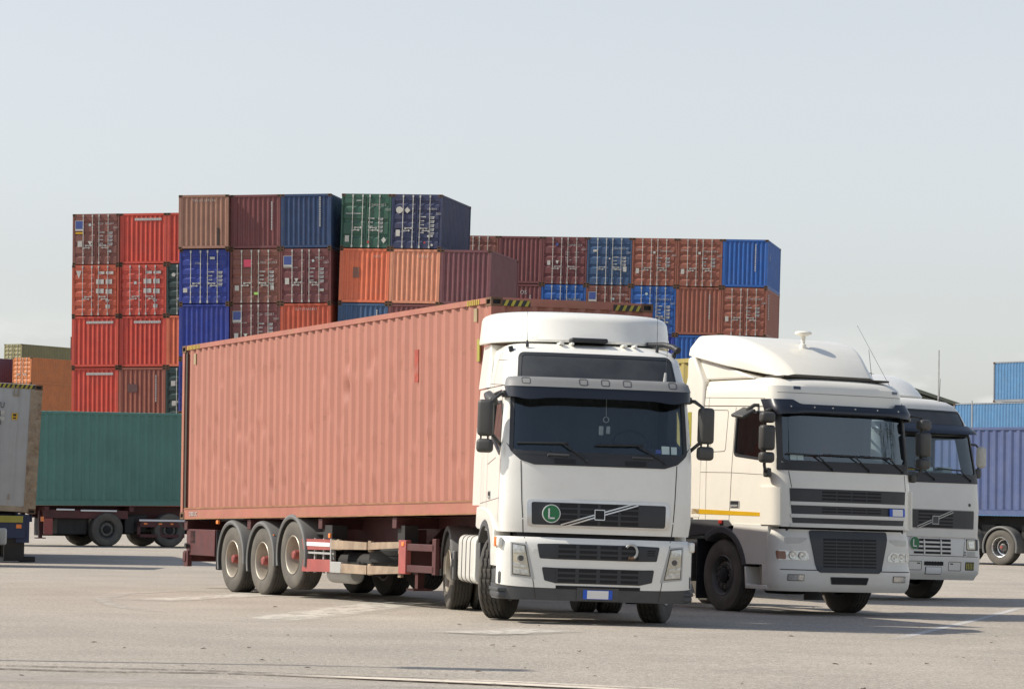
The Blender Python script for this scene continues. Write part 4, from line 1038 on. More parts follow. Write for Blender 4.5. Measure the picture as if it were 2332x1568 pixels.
# lower fascia
B2 = Shell([(.34, 1.20, -.12, .42, 4.0), (.42, 1.24, -.17, .42, 4.0), (.60, 1.25, -.19, .42, 4.0), (.66, 1.25, -.185, .42, 4.0), (.70, 1.24, -.165, .42, 4.0), (1.10, 1.235, -.15, .42, 4.0), (1.25, 1.20, -.11, .40, 4.0)])
FB2 = B2.F()
mb = MB(); B2.band(mb, .345, 1.245, 0, .04, -1.02, 1.02, 52, 14); mb.build('front_panel', M['oldwhite'], T2)
lg = rpoly([(-.69, 1.235), (.69, 1.235), (.685, 1.12), (.58, .67), (.52, .625), (-.52, .625), (-.58, .67), (-.685, 1.12)], .04)
mb = MB().use(M['grilleblack']); mb.patch(lg, FB2, .014, -.02); grille_cells(mb, FB2, -.46, .48, .70, 1.12, 4, 9, .016, .022, .018); mb.build('lower_grille', None, T2)
mb = MB().use(M['greyplastic']); mb.patch(rpoly([(-.345, .565), (.345, .565), (.315, .455), (-.315, .455)], .02), FB2, .006, -.01); mb.use(M['black']); mb.patch(rpoly([(-.33, .555), (.33, .555), (.30, .465), (-.30, .465)], .02), FB2, .010, 0); mb.build('bumper_vent', None, T2)
seams(T2, [([(-1.15, .660), (-.56, .658)], .012, FB2), ([(.56, .655), (1.15, .655)], .012, FB2)])
for sg in (-1, 1):
    X = lambda pts: [(sg * a, b) for a, b in pts]
    mb = MB(); mb.patch(rpoly(X([(1.19, .935), (.76, .935), (.70, .88), (.70, .80), (1.18, .80)]), .03), FB2, .004, -.01, .05); hl = mb.build('headlight', M['lampclear'], T2)
    mb = MB(); mb.patch(rpoly(X([(1.185, .925), (1.07, .925), (1.06, .81), (1.175, .81)]), .02), FB2, .010, 0, .04); mb.build('indicator', M['amberdark'] if sg < 0 else M['lampclear'], hl)
    for x in (.97, .82):
        c = FB2(sg * x, .868, .008); mb = MB(); mb.lathe([(-.012, .001), (-.004, .03), (-.010, .055), (0, .058)], 1, 20, c); mb.build('lamp_bulb', M['lampclear'], hl)
    mb = MB(); mb.patch(rpoly(X([(1.10, 1.125), (.68, 1.13), (.86, 1.04), (1.08, 1.035)]), .03), FB2, .003, -.01); mb.build('recess_shade', M['recess_shade'], T2)  # flat patch, the recess shade is put into its colour
    mb = MB().use(M['greyplastic']); mb.patch(rpoly(rect(*sorted((sg * .79, sg * 1.05)), .498, .594), .015), FB2, .005, -.01); mb.use(M['lampclear']); mb.patch(rpoly(rect(*sorted((sg * .80, sg * 1.04)), .508, .585), .012), FB2, .010, 0); mb.build('fog_lamp', None, T2)
    # corner air deflector panel beside the grille
    q = rpoly([(sg * 1.0, 1.30), (sg * 1.24, 1.30), (sg * 1.235, 1.84), (sg * 1.02, 1.845)], .02)
    mb = MB(); S2.band(mb, 1.30, 1.85, .03, .03, *(sorted((sg * .66, sg * 1.10))), 16, 6); mb.build('corner_panel', M['cream'], T2)
    f = S2.side(sg)
    seams(T2, [([(1.20, 1.30), (1.16, 2.1), (1.12, 3.03)], .010, f), ([(2.04, 1.30), (2.06, 2.1), (2.08, 3.2), (1.9, 3.44)], .010, f), ([(.32, 2.03), (1.18, 2.06), (2.2, 2.07)], .006, f), ([(.34, 3.03), (2.24, 3.075)], .012, f), ([(.36, 3.15), (2.24, 3.20)], .006, f), ([(1.85, 1.3), (1.88, 3.2)], .006, f)])
    pw = rpoly([(1.36, 2.38), (1.80, 2.37), (1.74, 3.0), (1.32, 2.99)], .05); mb = MB(); mb.ring(grow(pw, .004), grow(pw, -.004), f, .003, -.004); mb.build('panel_gap', M['seam'], T2)
    mb = MB(); mb.patch([(.30, 1.422), (2.24, 1.44), (2.24, 1.515), (.30, 1.475)], f, .004, -.01); mb.build('side_stripe', M['yellow'], T2)
    mb = MB().use(M['silver']); mb.patch(rpoly(rect(.92, 1.19, 1.535, 1.645), .02), f, .006, -.01); mb.use(M['black']); mb.patch(rpoly(rect(.95, 1.16, 1.585, 1.635), .01), f, .010, 0); mb.use(M['silver']); mb.patch(rect(.96, 1.15, 1.555, 1.585), f, .02, 0); mb.build('door_handle', None, T2)
    # wheel arch, fender, steps
    poly = [(.74, .72), (.14, .72), (.14, 1.29), (1.06, 1.31), (1.06, 1.25)] + arc_pts(1.40, .53, .70, 115, 164, 10)
    fender_side(T2, poly, sg, 1.0, 1.24, M['oldwhite'])
    mb = MB(); o_ = arc_pts(1.40, .53, .73, 52, 166, 18); i_ = arc_pts(1.40, .53, .63, 52, 166, 18); mb.prism(o_ + i_[::-1], 0, sg * .8, sg * 1.255); mb.prism([(1.5, 1.16), (2.3, 1.10), (2.3, 1.36), (1.2, 1.36), (1.1, 1.28)], 0, sg * 1.05, sg * 1.235); mb.build('wheel_arch_trim', M['greyplastic'], T2, bevel=.012)
    mb = MB(); mb.prism([(.70, .36), (.74, .68), (.70, .68), (.66, .42), (.14, .42), (.14, .36)], 0, sg * .98, sg * 1.245); mb.bb(*sorted((sg * .95, sg * 1.0)), .12, .72, .36, .70); mb.build('step', M['oldwhite'], T2, bevel=.01)
    mb = MB(); mb.rbox((sg * 1.25, 1.40, 1.325), (.03, .10, .06), .01); mb.build('marker_lamp', M['redlens'], T2)
    wheel(T2, (sg * 1.05, 1.40, .535), 0 if sg < 0 else 180, 'dark', Rr=.54, w=.315, steer=True)
    mb = MB(); mb.box((sg * .98, 2.08, .62), (.48, .015, .90)); mb.build('mudflap', M['blackplastic'], T2)
    # mirrors
    xm = sg * 1.40; ym = -.02
    mb = MB(); mb.rbox((xm, ym, 2.56), (.22, .17, .37), .05, 4, rot=(0, 0, sg * R(12))); mi = mb.build('mirror', M['mirrorplastic'], T2)
    for z, h in ((2.855, .16), (2.275, .16)):
        mb = MB(); mb.rbox((xm, ym, z), (.22, .16, h), .05, 4, rot=(0, 0, sg * R(12))); mb.build('lower_mirror' if z < 2.5 else 'upper_mirror', M['mirrorplastic'], mi)
    mb = MB(); mb.tube([(sg * 1.18, .25, 2.98), (sg * 1.28, .08, 2.98), (xm, ym + .05, 2.96), (xm, ym + .06, 2.6), (xm, ym + .05, 2.16), (xm - sg * .05, ym + .1, 2.08), (sg * 1.20, .28, 2.05)], .024, 8); mb.rbox((sg * 1.30, .10, 2.06), (.09, .12, .14), .03); mb.build('mirror_arm', M['mirrorplastic'], mi)
mb = MB(); mb.rbox((-1.40, .62, 2.93), (.26, .30, .05), .02, rot=(R(8), R(-28), 0)); mb.tube([(-1.19, .52, 3.05), (-1.26, .54, 3.05), (-1.36, .60, 2.97)], .028, 8); mb.build('kerb_mirror', M['mirrorplastic'], T2)
# rear corner fairing and roof deflector
for sg in (-1, 1):
    mb = MB(); mb.prism([(2.0, 1.36), (2.64, 1.36), (2.60, 3.1), (2.46, 3.52), (2.46, 3.80), (2.30, 3.84), (2.0, 3.44)], 0, sg * 1.234, sg * 1.10); mb.build('side_deflector', M['cream'], T2, bevel=.03)
    mb = MB(); mb.bb(*sorted((sg * 1.230, sg * 1.237)), 2.30, 2.42, 2.46, 2.98); mb.build('deflector_slot', M['dullyellow'], T2)
def defl(y):                       # roof deflector: half width, bottom, top at depth y
    t = (y - .30) / 2.15
    return (.80 + .42 * sstep(-.15, .55, t), 3.475 + .36 * t ** 1.0, 3.53 + .63 * (1 - (1 - min(1, t * 1.02)) ** 3.0))
rings = []
for k in range(17):
    y = .30 + 2.15 * (k / 16) ** 1.15; w, zb, zt = defl(y); hgt = zt - zb; wt = w - .16 - .10 * hgt; r = []
    for (x, z) in rpoly([(-w, zb), (w, zb), (w - .02, zb + .35 * hgt), (wt, zt), (-wt, zt), (-w + .02, zb + .35 * hgt)], [.02, .02, .10, .16, .16, .10], 5): r.append((x, y + (.26 * (abs(x) / w) ** 2 - .10) * (1 - k / 16), z))
    rings.append(r)
mb = MB(); mb.loft(rings); rd = mb.build('roof_deflector', M['cream'], T2, 50)
mb = MB(); mb.prism([(.75, 3.46), (2.40, 3.46), (2.36, 3.83), (2.2, 3.83)], 0, -1.14, 1.14); mb.build('deflector_base', M['cream'], T2, bevel=.03)
mb = MB(); mb.rbox((0, .5, 3.485), (1.9, .5, .03), .01); mb.build('deflector_seal', M['seam'], T2)
dz_ = defl(1.05)[2]
mb = MB(); mb.lathe([(dz_ - .03, .001), (dz_ - .03, .055), (dz_ + .03, .05), (dz_ + .04, .03), (dz_ + .15, .038), (dz_ + .17, .09), (dz_ + .185, .125), (dz_ + .205, .13), (dz_ + .225, .11), (dz_ + .235, .001)], 2, 24, (-.08, 1.05, 0)); mb.build('dish_antenna', M['cream'], T2)
rod_antenna(T2, (.90, .62, 3.47), (.88, .70, 3.98), .005); rod_antenna(T2, (1.16, .22, 3.10), (.80, .9, 4.35), .0035)
mb = MB(); mb.tube([(1.17, .20, 3.08), (1.12, .28, 3.24)], [.03, .02], 8); mb.build('antenna_spring', M['blackplastic'], T2)
chassis(T2, .7, 5.6); rear_axle(T2, 4.6, 'dark', M['blackplastic'])
for sg in (-1, 1): mb = MB(); mb.rbox((sg * .95, 2.9, .72), (.5, 1.1, .6), .1); mb.build('fuel_tank', M['darkrim'], T2)

# ================================================================ truck 3, partly hidden
T3 = thing('truck', (7.6, 57.6, -.095), (36, 0, .9), 'older white tractor unit half hidden at the right, small L plate low on its grille', 'truck', 'white tractor units')
S3 = Shell([(1.14, 1.22, -.05, .34, 4.0), (1.65, 1.235, -.05, .34, 4.0), (2.12, 1.235, .0, .33, 4.0), (2.27, 1.23, .03, .33, 4.0), (3.0, 1.19, .18, .33, 3.8), (3.2, 1.16, .25, .34, 3.6), (3.42, 1.10, .34, .38, 3.3), (3.53, 1.05, .40, .42, 3.1), (3.60, .98, .50, .46, 2.8), (3.64, .88, .68, .5, 2.6), (3.66, .70, .95, .5, 2.5)])
F3 = S3.F()
cab = S3.body([1.14, 1.17, 1.4, 1.65, 1.9, 2.12, 2.27, 2.5, 2.75, 3.0, 3.1, 3.2, 3.31, 3.42, 3.48, 3.53, 3.57, 3.60, 3.62, 3.64, 3.65, 3.66], 2.2).build('cab', M['oldwhite'], T3, 30)
ws3 = rpoly([(-1.10, 2.27), (1.10, 2.27), (1.07, 2.99), (-1.07, 2.99)], .07); sw3 = rpoly([(.42, 2.20), (1.32, 2.26), (1.28, 2.94), (.62, 2.94)], .06)
windows(cab, F3, S3, ws3, sw3, 0, M['clearglass'], T3)
cab_inside(T3, .22, 1.46, 2.22, 2.98, 1.0, M['platewhite'], .58)
mb = MB(); mb.rbox((.15, .45, 2.36), (.3, .2, .08), .02); mb.rbox((-.05, .42, 2.36), (.14, .12, .05), .02); mb.rbox((.62, .42, 2.36), (.24, .2, .1), .02); mb.build('dash_papers', M['sticker'], T3)
mb = MB(); mb.lathe([(0, .001), (0, .12), (.03, .11), (.05, .001)], 2, 18, (-.25, .42, 2.33)); mb.build('dash_cap', M['yellow'], T3)
mb = MB(); mb.patch(rpoly([(-1.17, 2.10), (1.17, 2.12), (1.165, 2.34), (1.11, 2.25), (-1.11, 2.25), (-1.165, 2.34)], .03), F3, .010, -.02); mb.build('windscreen_cowl', M['blackplastic'], T3)
wiper(T3, (-.9, 2.36), (-.2, 2.33), (0.0, 2.17), F3); wiper(T3, (.1, 2.36), (.7, 2.34), (.92, 2.17), F3)
tw3 = rpoly([(-.98, 3.16), (.98, 3.16), (.93, 3.40), (-.93, 3.40)], .05)
mb = MB(); mb.patch(tw3, F3, .006, -.02); uw = mb.build('upper_window', M['darkwin'], T3); mb = MB(); mb.ring(grow(tw3, .025), grow(tw3, -.01), F3, .012, -.02); mb.build('window_seal', M['blackplastic'], uw)
V3 = Shell([(2.98, 1.22, -.02, .32, 3.8), (3.05, 1.22, .02, .32, 3.8), (3.17, 1.16, .18, .32, 3.8)])
mb = MB(); V3.band(mb, lambda q: 3.0 + .02 * abs(q), 3.165, 0, .015, -1.02, 1.02); mb.build('sun_visor', M['navy'], T3)
mb = MB().use(M['silver']); mb.patch(rpoly(rect(-.99, .99, 1.285, 1.635), .03), F3, .004, -.02); mb.use(M['grilleblack']); mb.patch(rpoly(rect(-.975, .975, 1.30, 1.622), .03), F3, .008, 0); grille_cells(mb, F3, -.42, .42, 1.315, 1.60, 1, 5, .03, .03, .012); g3 = mb.build('grille', None, T3)
for d_ in (.02, -.02): mb = MB(); mb.strip([(-.46, 1.30 + d_), (.42, 1.61 + d_)], .018, F3, .022); mb.build('diagonal_bar', M['silver'], g3)
mb = MB().use(M['silver']); mb.patch(rect(-.10, .06, 1.365, 1.52), F3, .03, 0); mb.use(M['greyplastic']); mb.patch(rect(-.085, .045, 1.38, 1.505), F3, .034, 0); mb.build('emblem', None, g3)
mb = MB(); mb.rbox((0, .6, 1.17), (2.1, 1.1, .12), .03); mb.build('radiator_gap', M['black'], T3)
c = F3(.86, 1.73, .004); mb = MB(); mb.disc(c - Vector((0, .004, 0)), .03, 1, .012, 14); mb.build('bonnet_lock', M['greyplastic'], T3)
B3 = Shell([(.37, 1.19, .02, .30, 4.2), (.46, 1.21, -.03, .30, 4.2), (.50, 1.24, -.06, .30, 4.2), (.75, 1.25, -.07, .30, 4.2), (1.10, 1.235, -.05, .30, 4.2), (1.15, 1.20, -.02, .30, 4.2)]); FB3 = B3.F()
mb = MB(); B3.band(mb, .375, 1.145, 0, .04, -1.30, 1.30, 44, 12); mb.build('front_panel', M['oldwhite'], T3)
mb = MB(); grille_cells(mb, FB3, -.52, .38, .835, 1.10, 1, 4, .02, .035, .006); mb.use(M['oldwhite'])
for x in (-.27, .14): mb.patch(rect(x - .015, x + .015, .82, 1.12), FB3, .012, 0)
mb.build('lower_grille', None, T3)
seams(T3, [([(-1.1, .80), (1.1, .80)], .010, FB3), ([(.74, 1.13), (.70, .80)], .008, FB3)])
mb = MB(); mb.patch(rect(-.27, .20, .63, .70), FB3, .003, -.01); mb.use(M['oldwhite']); mb.mats[0] = M['black']
for k in range(6): mb.patch(rect(-.21 + k * .068, -.19 + k * .068, .625, .705), FB3, .006, 0)
mb.build('bumper_vent', None, T3)
mb = MB().use(M['black']); mb.patch(rect(-.235, .16, .475, .605), FB3, .006, 0); mb.use(M['platewhite']); mb.patch(rect(-.222, .147, .488, .60), FB3, .012, 0); mb.build('number_plate', None, T3)
for sg in (-1, 1):
    X = lambda a, b: sorted((sg * a, sg * b))
    mb = MB().use(M['blackplastic']); mb.patch(rpoly(rect(*X(.78, 1.12), .915, 1.115), .02), FB3, .004, -.01, .05); mb.use(M['lampcream']); mb.patch(rpoly(rect(*X(.79, 1.02), .93, 1.105), .03), FB3, .010, 0, .05); mb.use(M['lampclear']); mb.patch(rpoly(rect(*X(.83, .98), .955, 1.08), .03), FB3, .016, 0, .05); mb.build('headlight', None, T3)
    mb = MB().use(M['blackplastic']); mb.patch(rpoly(rect(*X(.75, .99), .555, .705), .02), FB3, .004, -.01, .05); mb.use(M['dullyellow']); mb.patch(rpoly(rect(*X(.77, .97), .575, .685), .02), FB3, .010, 0, .05); mb.use(M['blackplastic'])
    for k in range(4): mb.patch(rect(*X(.80 + k * .045, .81 + k * .045), .575, .685), FB3, .014, 0)
    mb.build('fog_lamp', None, T3)
    pl = rpoly(rect(*X(.33, .64), .545, .70), .02); mb = MB(); mb.ring(grow(pl, .004), grow(pl, -.004), FB3, .004, 0); a, b_ = X(.37, .44); mb.patch(rect(a, b_, .655, .675), FB3, .006, 0); mb.build('step_flap', M['seam'], T3)
    mb = MB(); a, b_ = X(.80, 1.02); mb.patch(rect(a, b_, .81, .895), FB3, .004, 0); mb.build('indicator', M['palelabel'], T3)
    mb = MB()
    for k in range(3): a, b_ = X(.71, .77); mb.patch(rect(a, b_, .82 + k * .028, .834 + k * .028), FB3, .004, 0)
    mb.build('vent', M['greyplastic'], T3)
    wheel(T3, (sg * 1.03, 1.40, .53), 0 if sg < 0 else 180, 'dark', w=.315, steer=True)
    mb = MB(); mb.rbox((sg * 1.42, .28, 2.62), (.19, .14, .40), .07, 4); mi = mb.build('mirror', M['palelabel'], T3); mb = MB(); mb.tube([(sg * 1.18, .45, 2.85), (sg * 1.32, .32, 2.84), (sg * 1.40, .30, 2.76)], .022, 8); mb.build('mirror_arm', M['greyplastic'], mi); mb = MB(); mb.tube([(sg * 1.40, .30, 2.5), (sg * 1.36, .33, 2.3), (sg * 1.21, .45, 2.2)], .022, 8); mb.rbox((sg * 1.36, .30, 2.32), (.12, .10, .18), .04); mb.build('mirror_arm', M['greyplastic'], mi)
    f = S3.side(sg); seams(T3, [([(1.47, 1.3), (1.47, 2.98)], .01, f), ([(.4, 3.0), (2.15, 3.02)], .01, f)])
    poly = [(.30, .60), (.30, 1.15), (.8, 1.36), (2.2, 1.36), (2.2, 1.12)] + arc_pts(1.40, .53, .70, 55, 172, 14)
    fender_side(T3, poly, sg, 1.02, 1.24, M['oldwhite'])
c = FB3(-.515, 1.02, .02); mb = MB().use(M['platewhite']); mb.disc(c - Vector((0, .001, 0)), .118, 1, .02, 32); mb.use(M['green']); mb.disc(c - Vector((0, .006, 0)), .112, 1, .02, 32); mb.use(M['platewhite']); mb.bb(c.x - .045, c.x - .022, c.y - .010, c.y, c.z - .065, c.z + .065); mb.bb(c.x - .045, c.x + .045, c.y - .010, c.y, c.z - .065, c.z - .045); mb.build('letter_plate', None, T3)
D3 = Shell([(3.66, 1.06, .92, 1.2, 2.3), (3.70, 1.08, .90, 1.2, 2.3), (3.82, 1.07, 1.05, 1.1, 2.3), (3.95, 1.04, 1.25, .95, 2.3), (4.05, .98, 1.5, .75, 2.3), (4.10, .90, 1.75, .5, 2.3), (4.11, .8, 1.85, .4, 2.3)])
mb = D3.body([3.66, 3.67, 3.70, 3.76, 3.82, 3.88, 3.95, 4.0, 4.05, 4.08, 4.10, 4.11], 2.4); mb.build('roof_deflector', M['white'], T3, 50)
rod_antenna(T3, (.66, .62, 3.62), (.72, .66, 4.03), .005)
mb = MB(); mb.rbox((.93, .62, 3.49), (.06, .1, .07), .015); mb.build('roof_marker', M['palelabel'], T3)
chassis(T3, .7, 5.8); rear_axle(T3, 4.8, 'dark', M['blackplastic'])
# ---------------------------------------------------------------- the long pale red container and its red trailer
PP = (.844, 43.259, 1.346); PY, PPIT, PT = 25.46, -.96, -.19
pinkm = mat('faded_red_container_paint', (.365, .150, .106), .55, var=.05, vs_=.6, rust=.58, rustc=(.25, .115, .06), streak=.16, dirt=.55, dirtc=(.30, .165, .105), ds=9, dlo=.58, dhi=.74, bump=.05, bs=25)
pinkframe = mat('rusty_red_container_frame', (.35, .125, .09), .55, var=.12, rust=.55, rustc=(.26, .12, .055), dirt=.45, dirtc=(.34, .19, .10), streak=.4)
dr = random.Random(3)
dents = [(dr.uniform(.6, 11.6), dr.uniform(.4, 2.5), dr.choice((-.014, .02, .014, -.010)), dr.uniform(.03, .07)) for _ in range(90)]
dents += [(5.08, 1.85, .05, .07), (5.0, 2.1, -.04, .06), (4.1, 2.3, .03, .07), (3.3, 1.8, .03, .06), (4.2, 2.0, -.03, .05), (9.0, 2.3, .02, .08), (8.1, .5, .035, .05), (6.6, .55, .035, .05), (9.6, 1.35, .03, .05), (6.0, 2.1, .02, .07)]
t = container(PP, (PY, PPIT, PT), 'long faded salmon red container on the red semi-trailer behind the nearest white truck', pinkm, 12.192, 2.896, 'corr',
              side_mesh=m_side(12.192, 2.896, dents, 44), framem=pinkframe, cast=M['rustcast'])
pink = t
edge = mat('rusty_rail_edge', (.27, .135, .06), .7, var=.3, vs_=4, rust=.6, rustc=(.14, .07, .035))
mb = MB(); mb.bb(-W / 2 - .004, -W / 2 + .03, .2, 11.99, .168, .186); mb.build('rail_edge', edge, t)
mb = MB(); mb.bb(-W / 2 - .003, -W / 2 + .03, .2, 11.99, -.004, .012); mb.build('rail_edge', edge, t)
mb = MB(); mb.bb(-W / 2 + .010, -W / 2 + .018, 11.97, 12.045, .19, 2.79); mb.build('post_shade_strip', M['seam'], t)  # dark strip painting the shade between rear post and side panel
sgn = mat('fresh_red_paint_patch', (.30, .052, .030), .6, var=.3, vs_=14, rust=.8, rustc=(.33, .14, .10))
mb = MB(); mb.bb(-W / 2 + .006, -W / 2 + .013, 2.41, 2.545, 1.86, 2.32); mb.build('paint_patch', sgn, t)
for (y, z) in ((11.58, 2.65), (.5, 2.68)):
    mb = MB(); mb.bb(-W / 2 - .004, -W / 2 + .012, y - .05, y + .05, z - .09, z + .09); mb.build('label_plate', mat('rusty_data_plate', (.30, .23, .13), .6, var=.2), t)
mb = MB(); mb.bb(-W / 2 - .004, -W / 2 + .012, .36, .44, 2.05, 2.35); mb.build('label_plate', M['dullyellow'], t)
for x0 in (-1.06, .62):
    mb = MB().use(M['hazblack']); mb.bb(x0, x0 + .42, -.002, .006, 2.782, 2.862)
    mb.use(M['hazyellow'])
    for k in range(4):
        a = x0 + .02 + k * .105; mb.prism([(a, 2.783), (a + .045, 2.783), (a + .085, 2.861), (a + .04, 2.861)], 1, -.004, .004)
    mb.build('hazard_stripe', None, t)
text('DBS/UC', t, (-W / 2 - .002, 11.75, .05), .10, M['marking'], (R(90), 0, R(-90)), sx=1.1)
mb = MB()
for k in range(9): mb.bb(-W / 2 - .002, -W / 2 + .004, 11.93 - k * .07, 11.96 - k * .07, 2.815, 2.885)
for k in range(7): mb.bb(-W / 2 - .002, -W / 2 + .004, .75 - k * .06, .78 - k * .06, 2.815, 2.885)
mb.build('hazard_stripe', M['hazyellow'], t)

tr, dz = semi_trailer((PP[0], PP[1], 0), PY, 'worn red skeletal semi-trailer with three axles under the salmon red container', 1.346, -math.sin(R(.96)), (7.136, 8.43, 9.755), lift=(0,), leg_y=3.25)
mb = MB(); mb.prism([(5.57, .755), (6.75, .741), (6.75, .903), (5.57, .913)], 0, -1.20, -1.15); mb.prism([(5.55, .43), (6.73, .41), (6.73, .60), (5.55, .61)], 0, -1.20, -1.15)
sg_ = mb.build('side_guard', M['redbox'], tr)
box_part('reflective_stripe', sg_, M['platewhite'], (-1.206, -1.199, 5.62, 6.54, .80, .86))
mb = MB(); mb.bb(-1.19, -1.16, 5.5, 6.75, .685, .715)
for y in (5.6, 6.0, 6.35, 6.65): mb.bb(-1.15, -1.12, y - .02, y + .02, .40, .92)
mb.build('guard_bracket', M['silver'], tr)
for z0, z1, z2, z3, z4, z5 in ((.764, .904, .785, .890, .831, .919), (.425, .57, .43, .556, .471, .567)):
    mb = MB(); mb.prism([(5.56, z0), (5.56, z1), (4.2, z3), (4.2, z2)], 0, -1.21, -1.17); mb.prism([(4.196, z2), (4.196, z3), (3.04, z5), (3.04, z4)], 0, -1.195, -1.155)
    for y in (5.4, 4.2, 3.1): mb.bb(-1.165, -1.12, y - .05, y + .05, z0 - .01, z1 + .01)
    mb.build('side_rail', M['wood'], tr)
box_part('rail_bracket', tr, M['silver'], (-1.215, -1.165, 5.16, 5.56, .42, .585), (-1.215, -1.165, 5.55, 5.58, .42, .92))
box_part('guard_post', tr, M['redbox'], (-1.21, -1.12, 2.79, 3.04, .47, .945))
box_part('guard_frame', tr, M['redframe'], (-1.19, -1.13, 1.85, 2.79, .80, .90), (-1.19, -1.13, 1.85, 2.79, .50, .60), (-1.19, -1.13, 1.80, 1.92, .48, .98), (-1.12, 1.12, 2.88, 2.96, .55, .85))
box_part('marker_lamp', tr, M['orange'], (-1.222, -1.205, 2.84, 2.92, .86, .92), (-1.22, -1.19, 5.58, 5.66, .93, 1.0), (-1.24, -1.2, 10.33, 10.42, 1.08, 1.14), (-1.2, -1.17, 7.95, 8.02, .85, .95))
mb = MB(); mb.lathe([(.57, .30), (.56, .42), (.60, .51), (.64, .53), (.70, .522), (.71, .53), (.78, .53), (.80, .515), (.86, .42), (.85, .30)], 2, 40, (-.55, 4.3, 0))
mb.lathe([(.62, .001), (.62, .28), (.80, .28), (.80, .001)], 2, 24, (-.55, 4.3, 0)); sp = mb.build('spare_wheel', M['rubberdark'], tr)
mb = MB(); mb.bb(-1.05, -.05, 3.7, 3.76, .50, .57); mb.bb(-1.05, -.05, 4.85, 4.91, .50, .57); mb.bb(-1.1, -1.04, 3.6, 5.0, .48, .56); mb.build('spare_carrier', M['chassis'], tr)
mb = MB(); mb.tube([(-.95, 5.15, .40), (-.95, 5.2, .40), (-.95, 6.0, .40), (-.95, 6.05, .40)], [.1, .14, .14, .1], 16); mb.build('air_tank', M['galv'], tr)
box_part('rear_frame', tr, M['darkred'], (-1.15, -1.05, 10.7, 12.05, .55, .98), (-1.05, 1.05, 11.4, 11.5, .6, .95), (-1.18, -1.10, 11.9, 12.1, .36, .62))
mb = MB(); mb.tube([(-1.0, 11.6, .95), (-1.1, 11.7, .8), (-1.12, 11.95, .78)], .03, 6); mb.build('valve_gear', M['chassis'], tr)
mb = MB(); mb.box((-1.05, 11.75, .85), (.2, .25, .2)); mb.build('valve_gear', M['chassis'], tr)
mb = MB(); mb.tube([(-1.17, 11.9, .70), (-1.23, 11.9, .70)], .045, 10); mb.build('valve_gear', M['chassis'], tr)
mb = MB(); mb.box((-1.0, 5.9, 1.02), (.25, .35, .2)); mb.build('valve_gear', M['chassis'], tr)
mb = MB(); mb.box((-1.0, 3.2, 1.0), (.2, .25, .3)); mb.build('valve_gear', M['chassis'], tr)
mb = MB(); mb.tube([(-1, 7.9, .95), (-1, 5.8, 1.0)], .025, 6); mb.build('valve_gear', M['chassis'], tr)

# ---------------------------------------------------------------- stacked containers
def rotm(yaw, pit, tilt): return Euler((R(pit), R(tilt), R(yaw)), 'YXZ').to_matrix()
C = dict(brown=(.17, .062, .045), rust=(.235, .078, .048), maroon=(.135, .040, .040), red=(.46, .060, .035), ored=(.40, .075, .035), fadedbrown=(.26, .135, .092), navy=(.017, .042, .105), rblue=(.012, .030, .21), green=(.020, .075, .050), dgreen=(.012, .035, .030),
         dnavy=(.020, .028, .075), orange=(.55, .135, .062), forange=(.52, .215, .125), blue=(.013, .085, .30), steel=(.03, .072, .15), purplemaroon=(.13, .045, .052))
for k, v in C.items(): paint(k, tuple(min(.8, x * 1.22) for x in v))
NB = 2.60
def slot(P0, rot, c, tier, jit=0., dx=0., pitch=2.46):
    rm = rotm(*rot); p = Vector(P0) + rm @ Vector((c * pitch + 1.23 + dx, jit, -(tier + 1) * NB)); return p
ST = {'L': ((-22.41, 162.163, 15.889), (-9.1, 0, -1.05)), 'A': ((-15.98, 152.68, 16.016), (-9.1, 0, -1.0)), 'B': ((-8.211, 151.74, 16.176), (-12.3, 0, .8)), 'C': ((1.575, 173.6, 16.154), (-11.2, 0, .74))}
GR = {'L': 'containers of the left hand stack', 'A': 'containers of the tall middle stack', 'B': 'containers of the stack behind the salmon container', 'C': 'containers of the far right stack'}
def sc(st, c, tier, color, label, front='corr', jit=0., **kw):
    P0, rot = ST[st]
    return container(slot(P0, rot, c, tier, jit), rot, label, PAINT[color], front=front, group=GR[st], **kw)
def hidden(st, cs, tiers, colors):
    names = ['maroon', 'brown', 'blue', 'rust', 'navy', 'red']
    P0, rot = ST[st]
    for c in cs:
        for k, tr_ in enumerate(tiers):
            H = 2.591
            p = slot(P0, rot, c, tr_)
            if tr_ == 5: H = 2.896; p.z -= .30
            container(p, rot, 'plain container low in the stacks, hidden behind the vehicles in front', PAINT[names[(c * 2 + k) % len(names)]], H=H, group='hidden containers at the foot of the stacks', rods=False)
def logo(t, x=-1.06, z=1.83, s=.40, yl=False):
    mb = MB().use(M['palelabel']); mb.bb(x - .02, x + s + .02, -.012, -.004, z - .10, z + s + .02); mb.use(M['bluelabel']); mb.bb(x, x + s, -.016, -.006, z, z + s); mb.build('logo_plate', None, t)
    if yl: decal(t, x, x + s, z - .25, z - .17, M['yellow'])
def whitestrip(t, x0=-.45, x1=.95):
    mb = MB().use(M['palelabel']); mb.bb(x0, x1, .002, .012, 2.22, 2.34); mb.use(M['silver'])
    for k in range(11): mb.bb(x0 + .04 + k * (x1 - x0) / 11, x0 + .11 + k * (x1 - x0) / 11, -.002, .004, 2.245, 2.315)
    mb.build('number_strip', None, t)
def stickers(t):
    for (x0, x1, z0, z1) in ((.05, .45, 1.62, 1.86), (.55, .88, 1.62, 1.86), (.05, .45, 1.15, 1.38), (.55, .88, 1.12, 1.36), (.15, .48, 2.12, 2.26), (.56, .95, 2.12, 2.26), (.55, .74, .72, .84), (.55, .78, .40, .58)): decal(t, x0, x1, z0, z1, M['palelabel'])
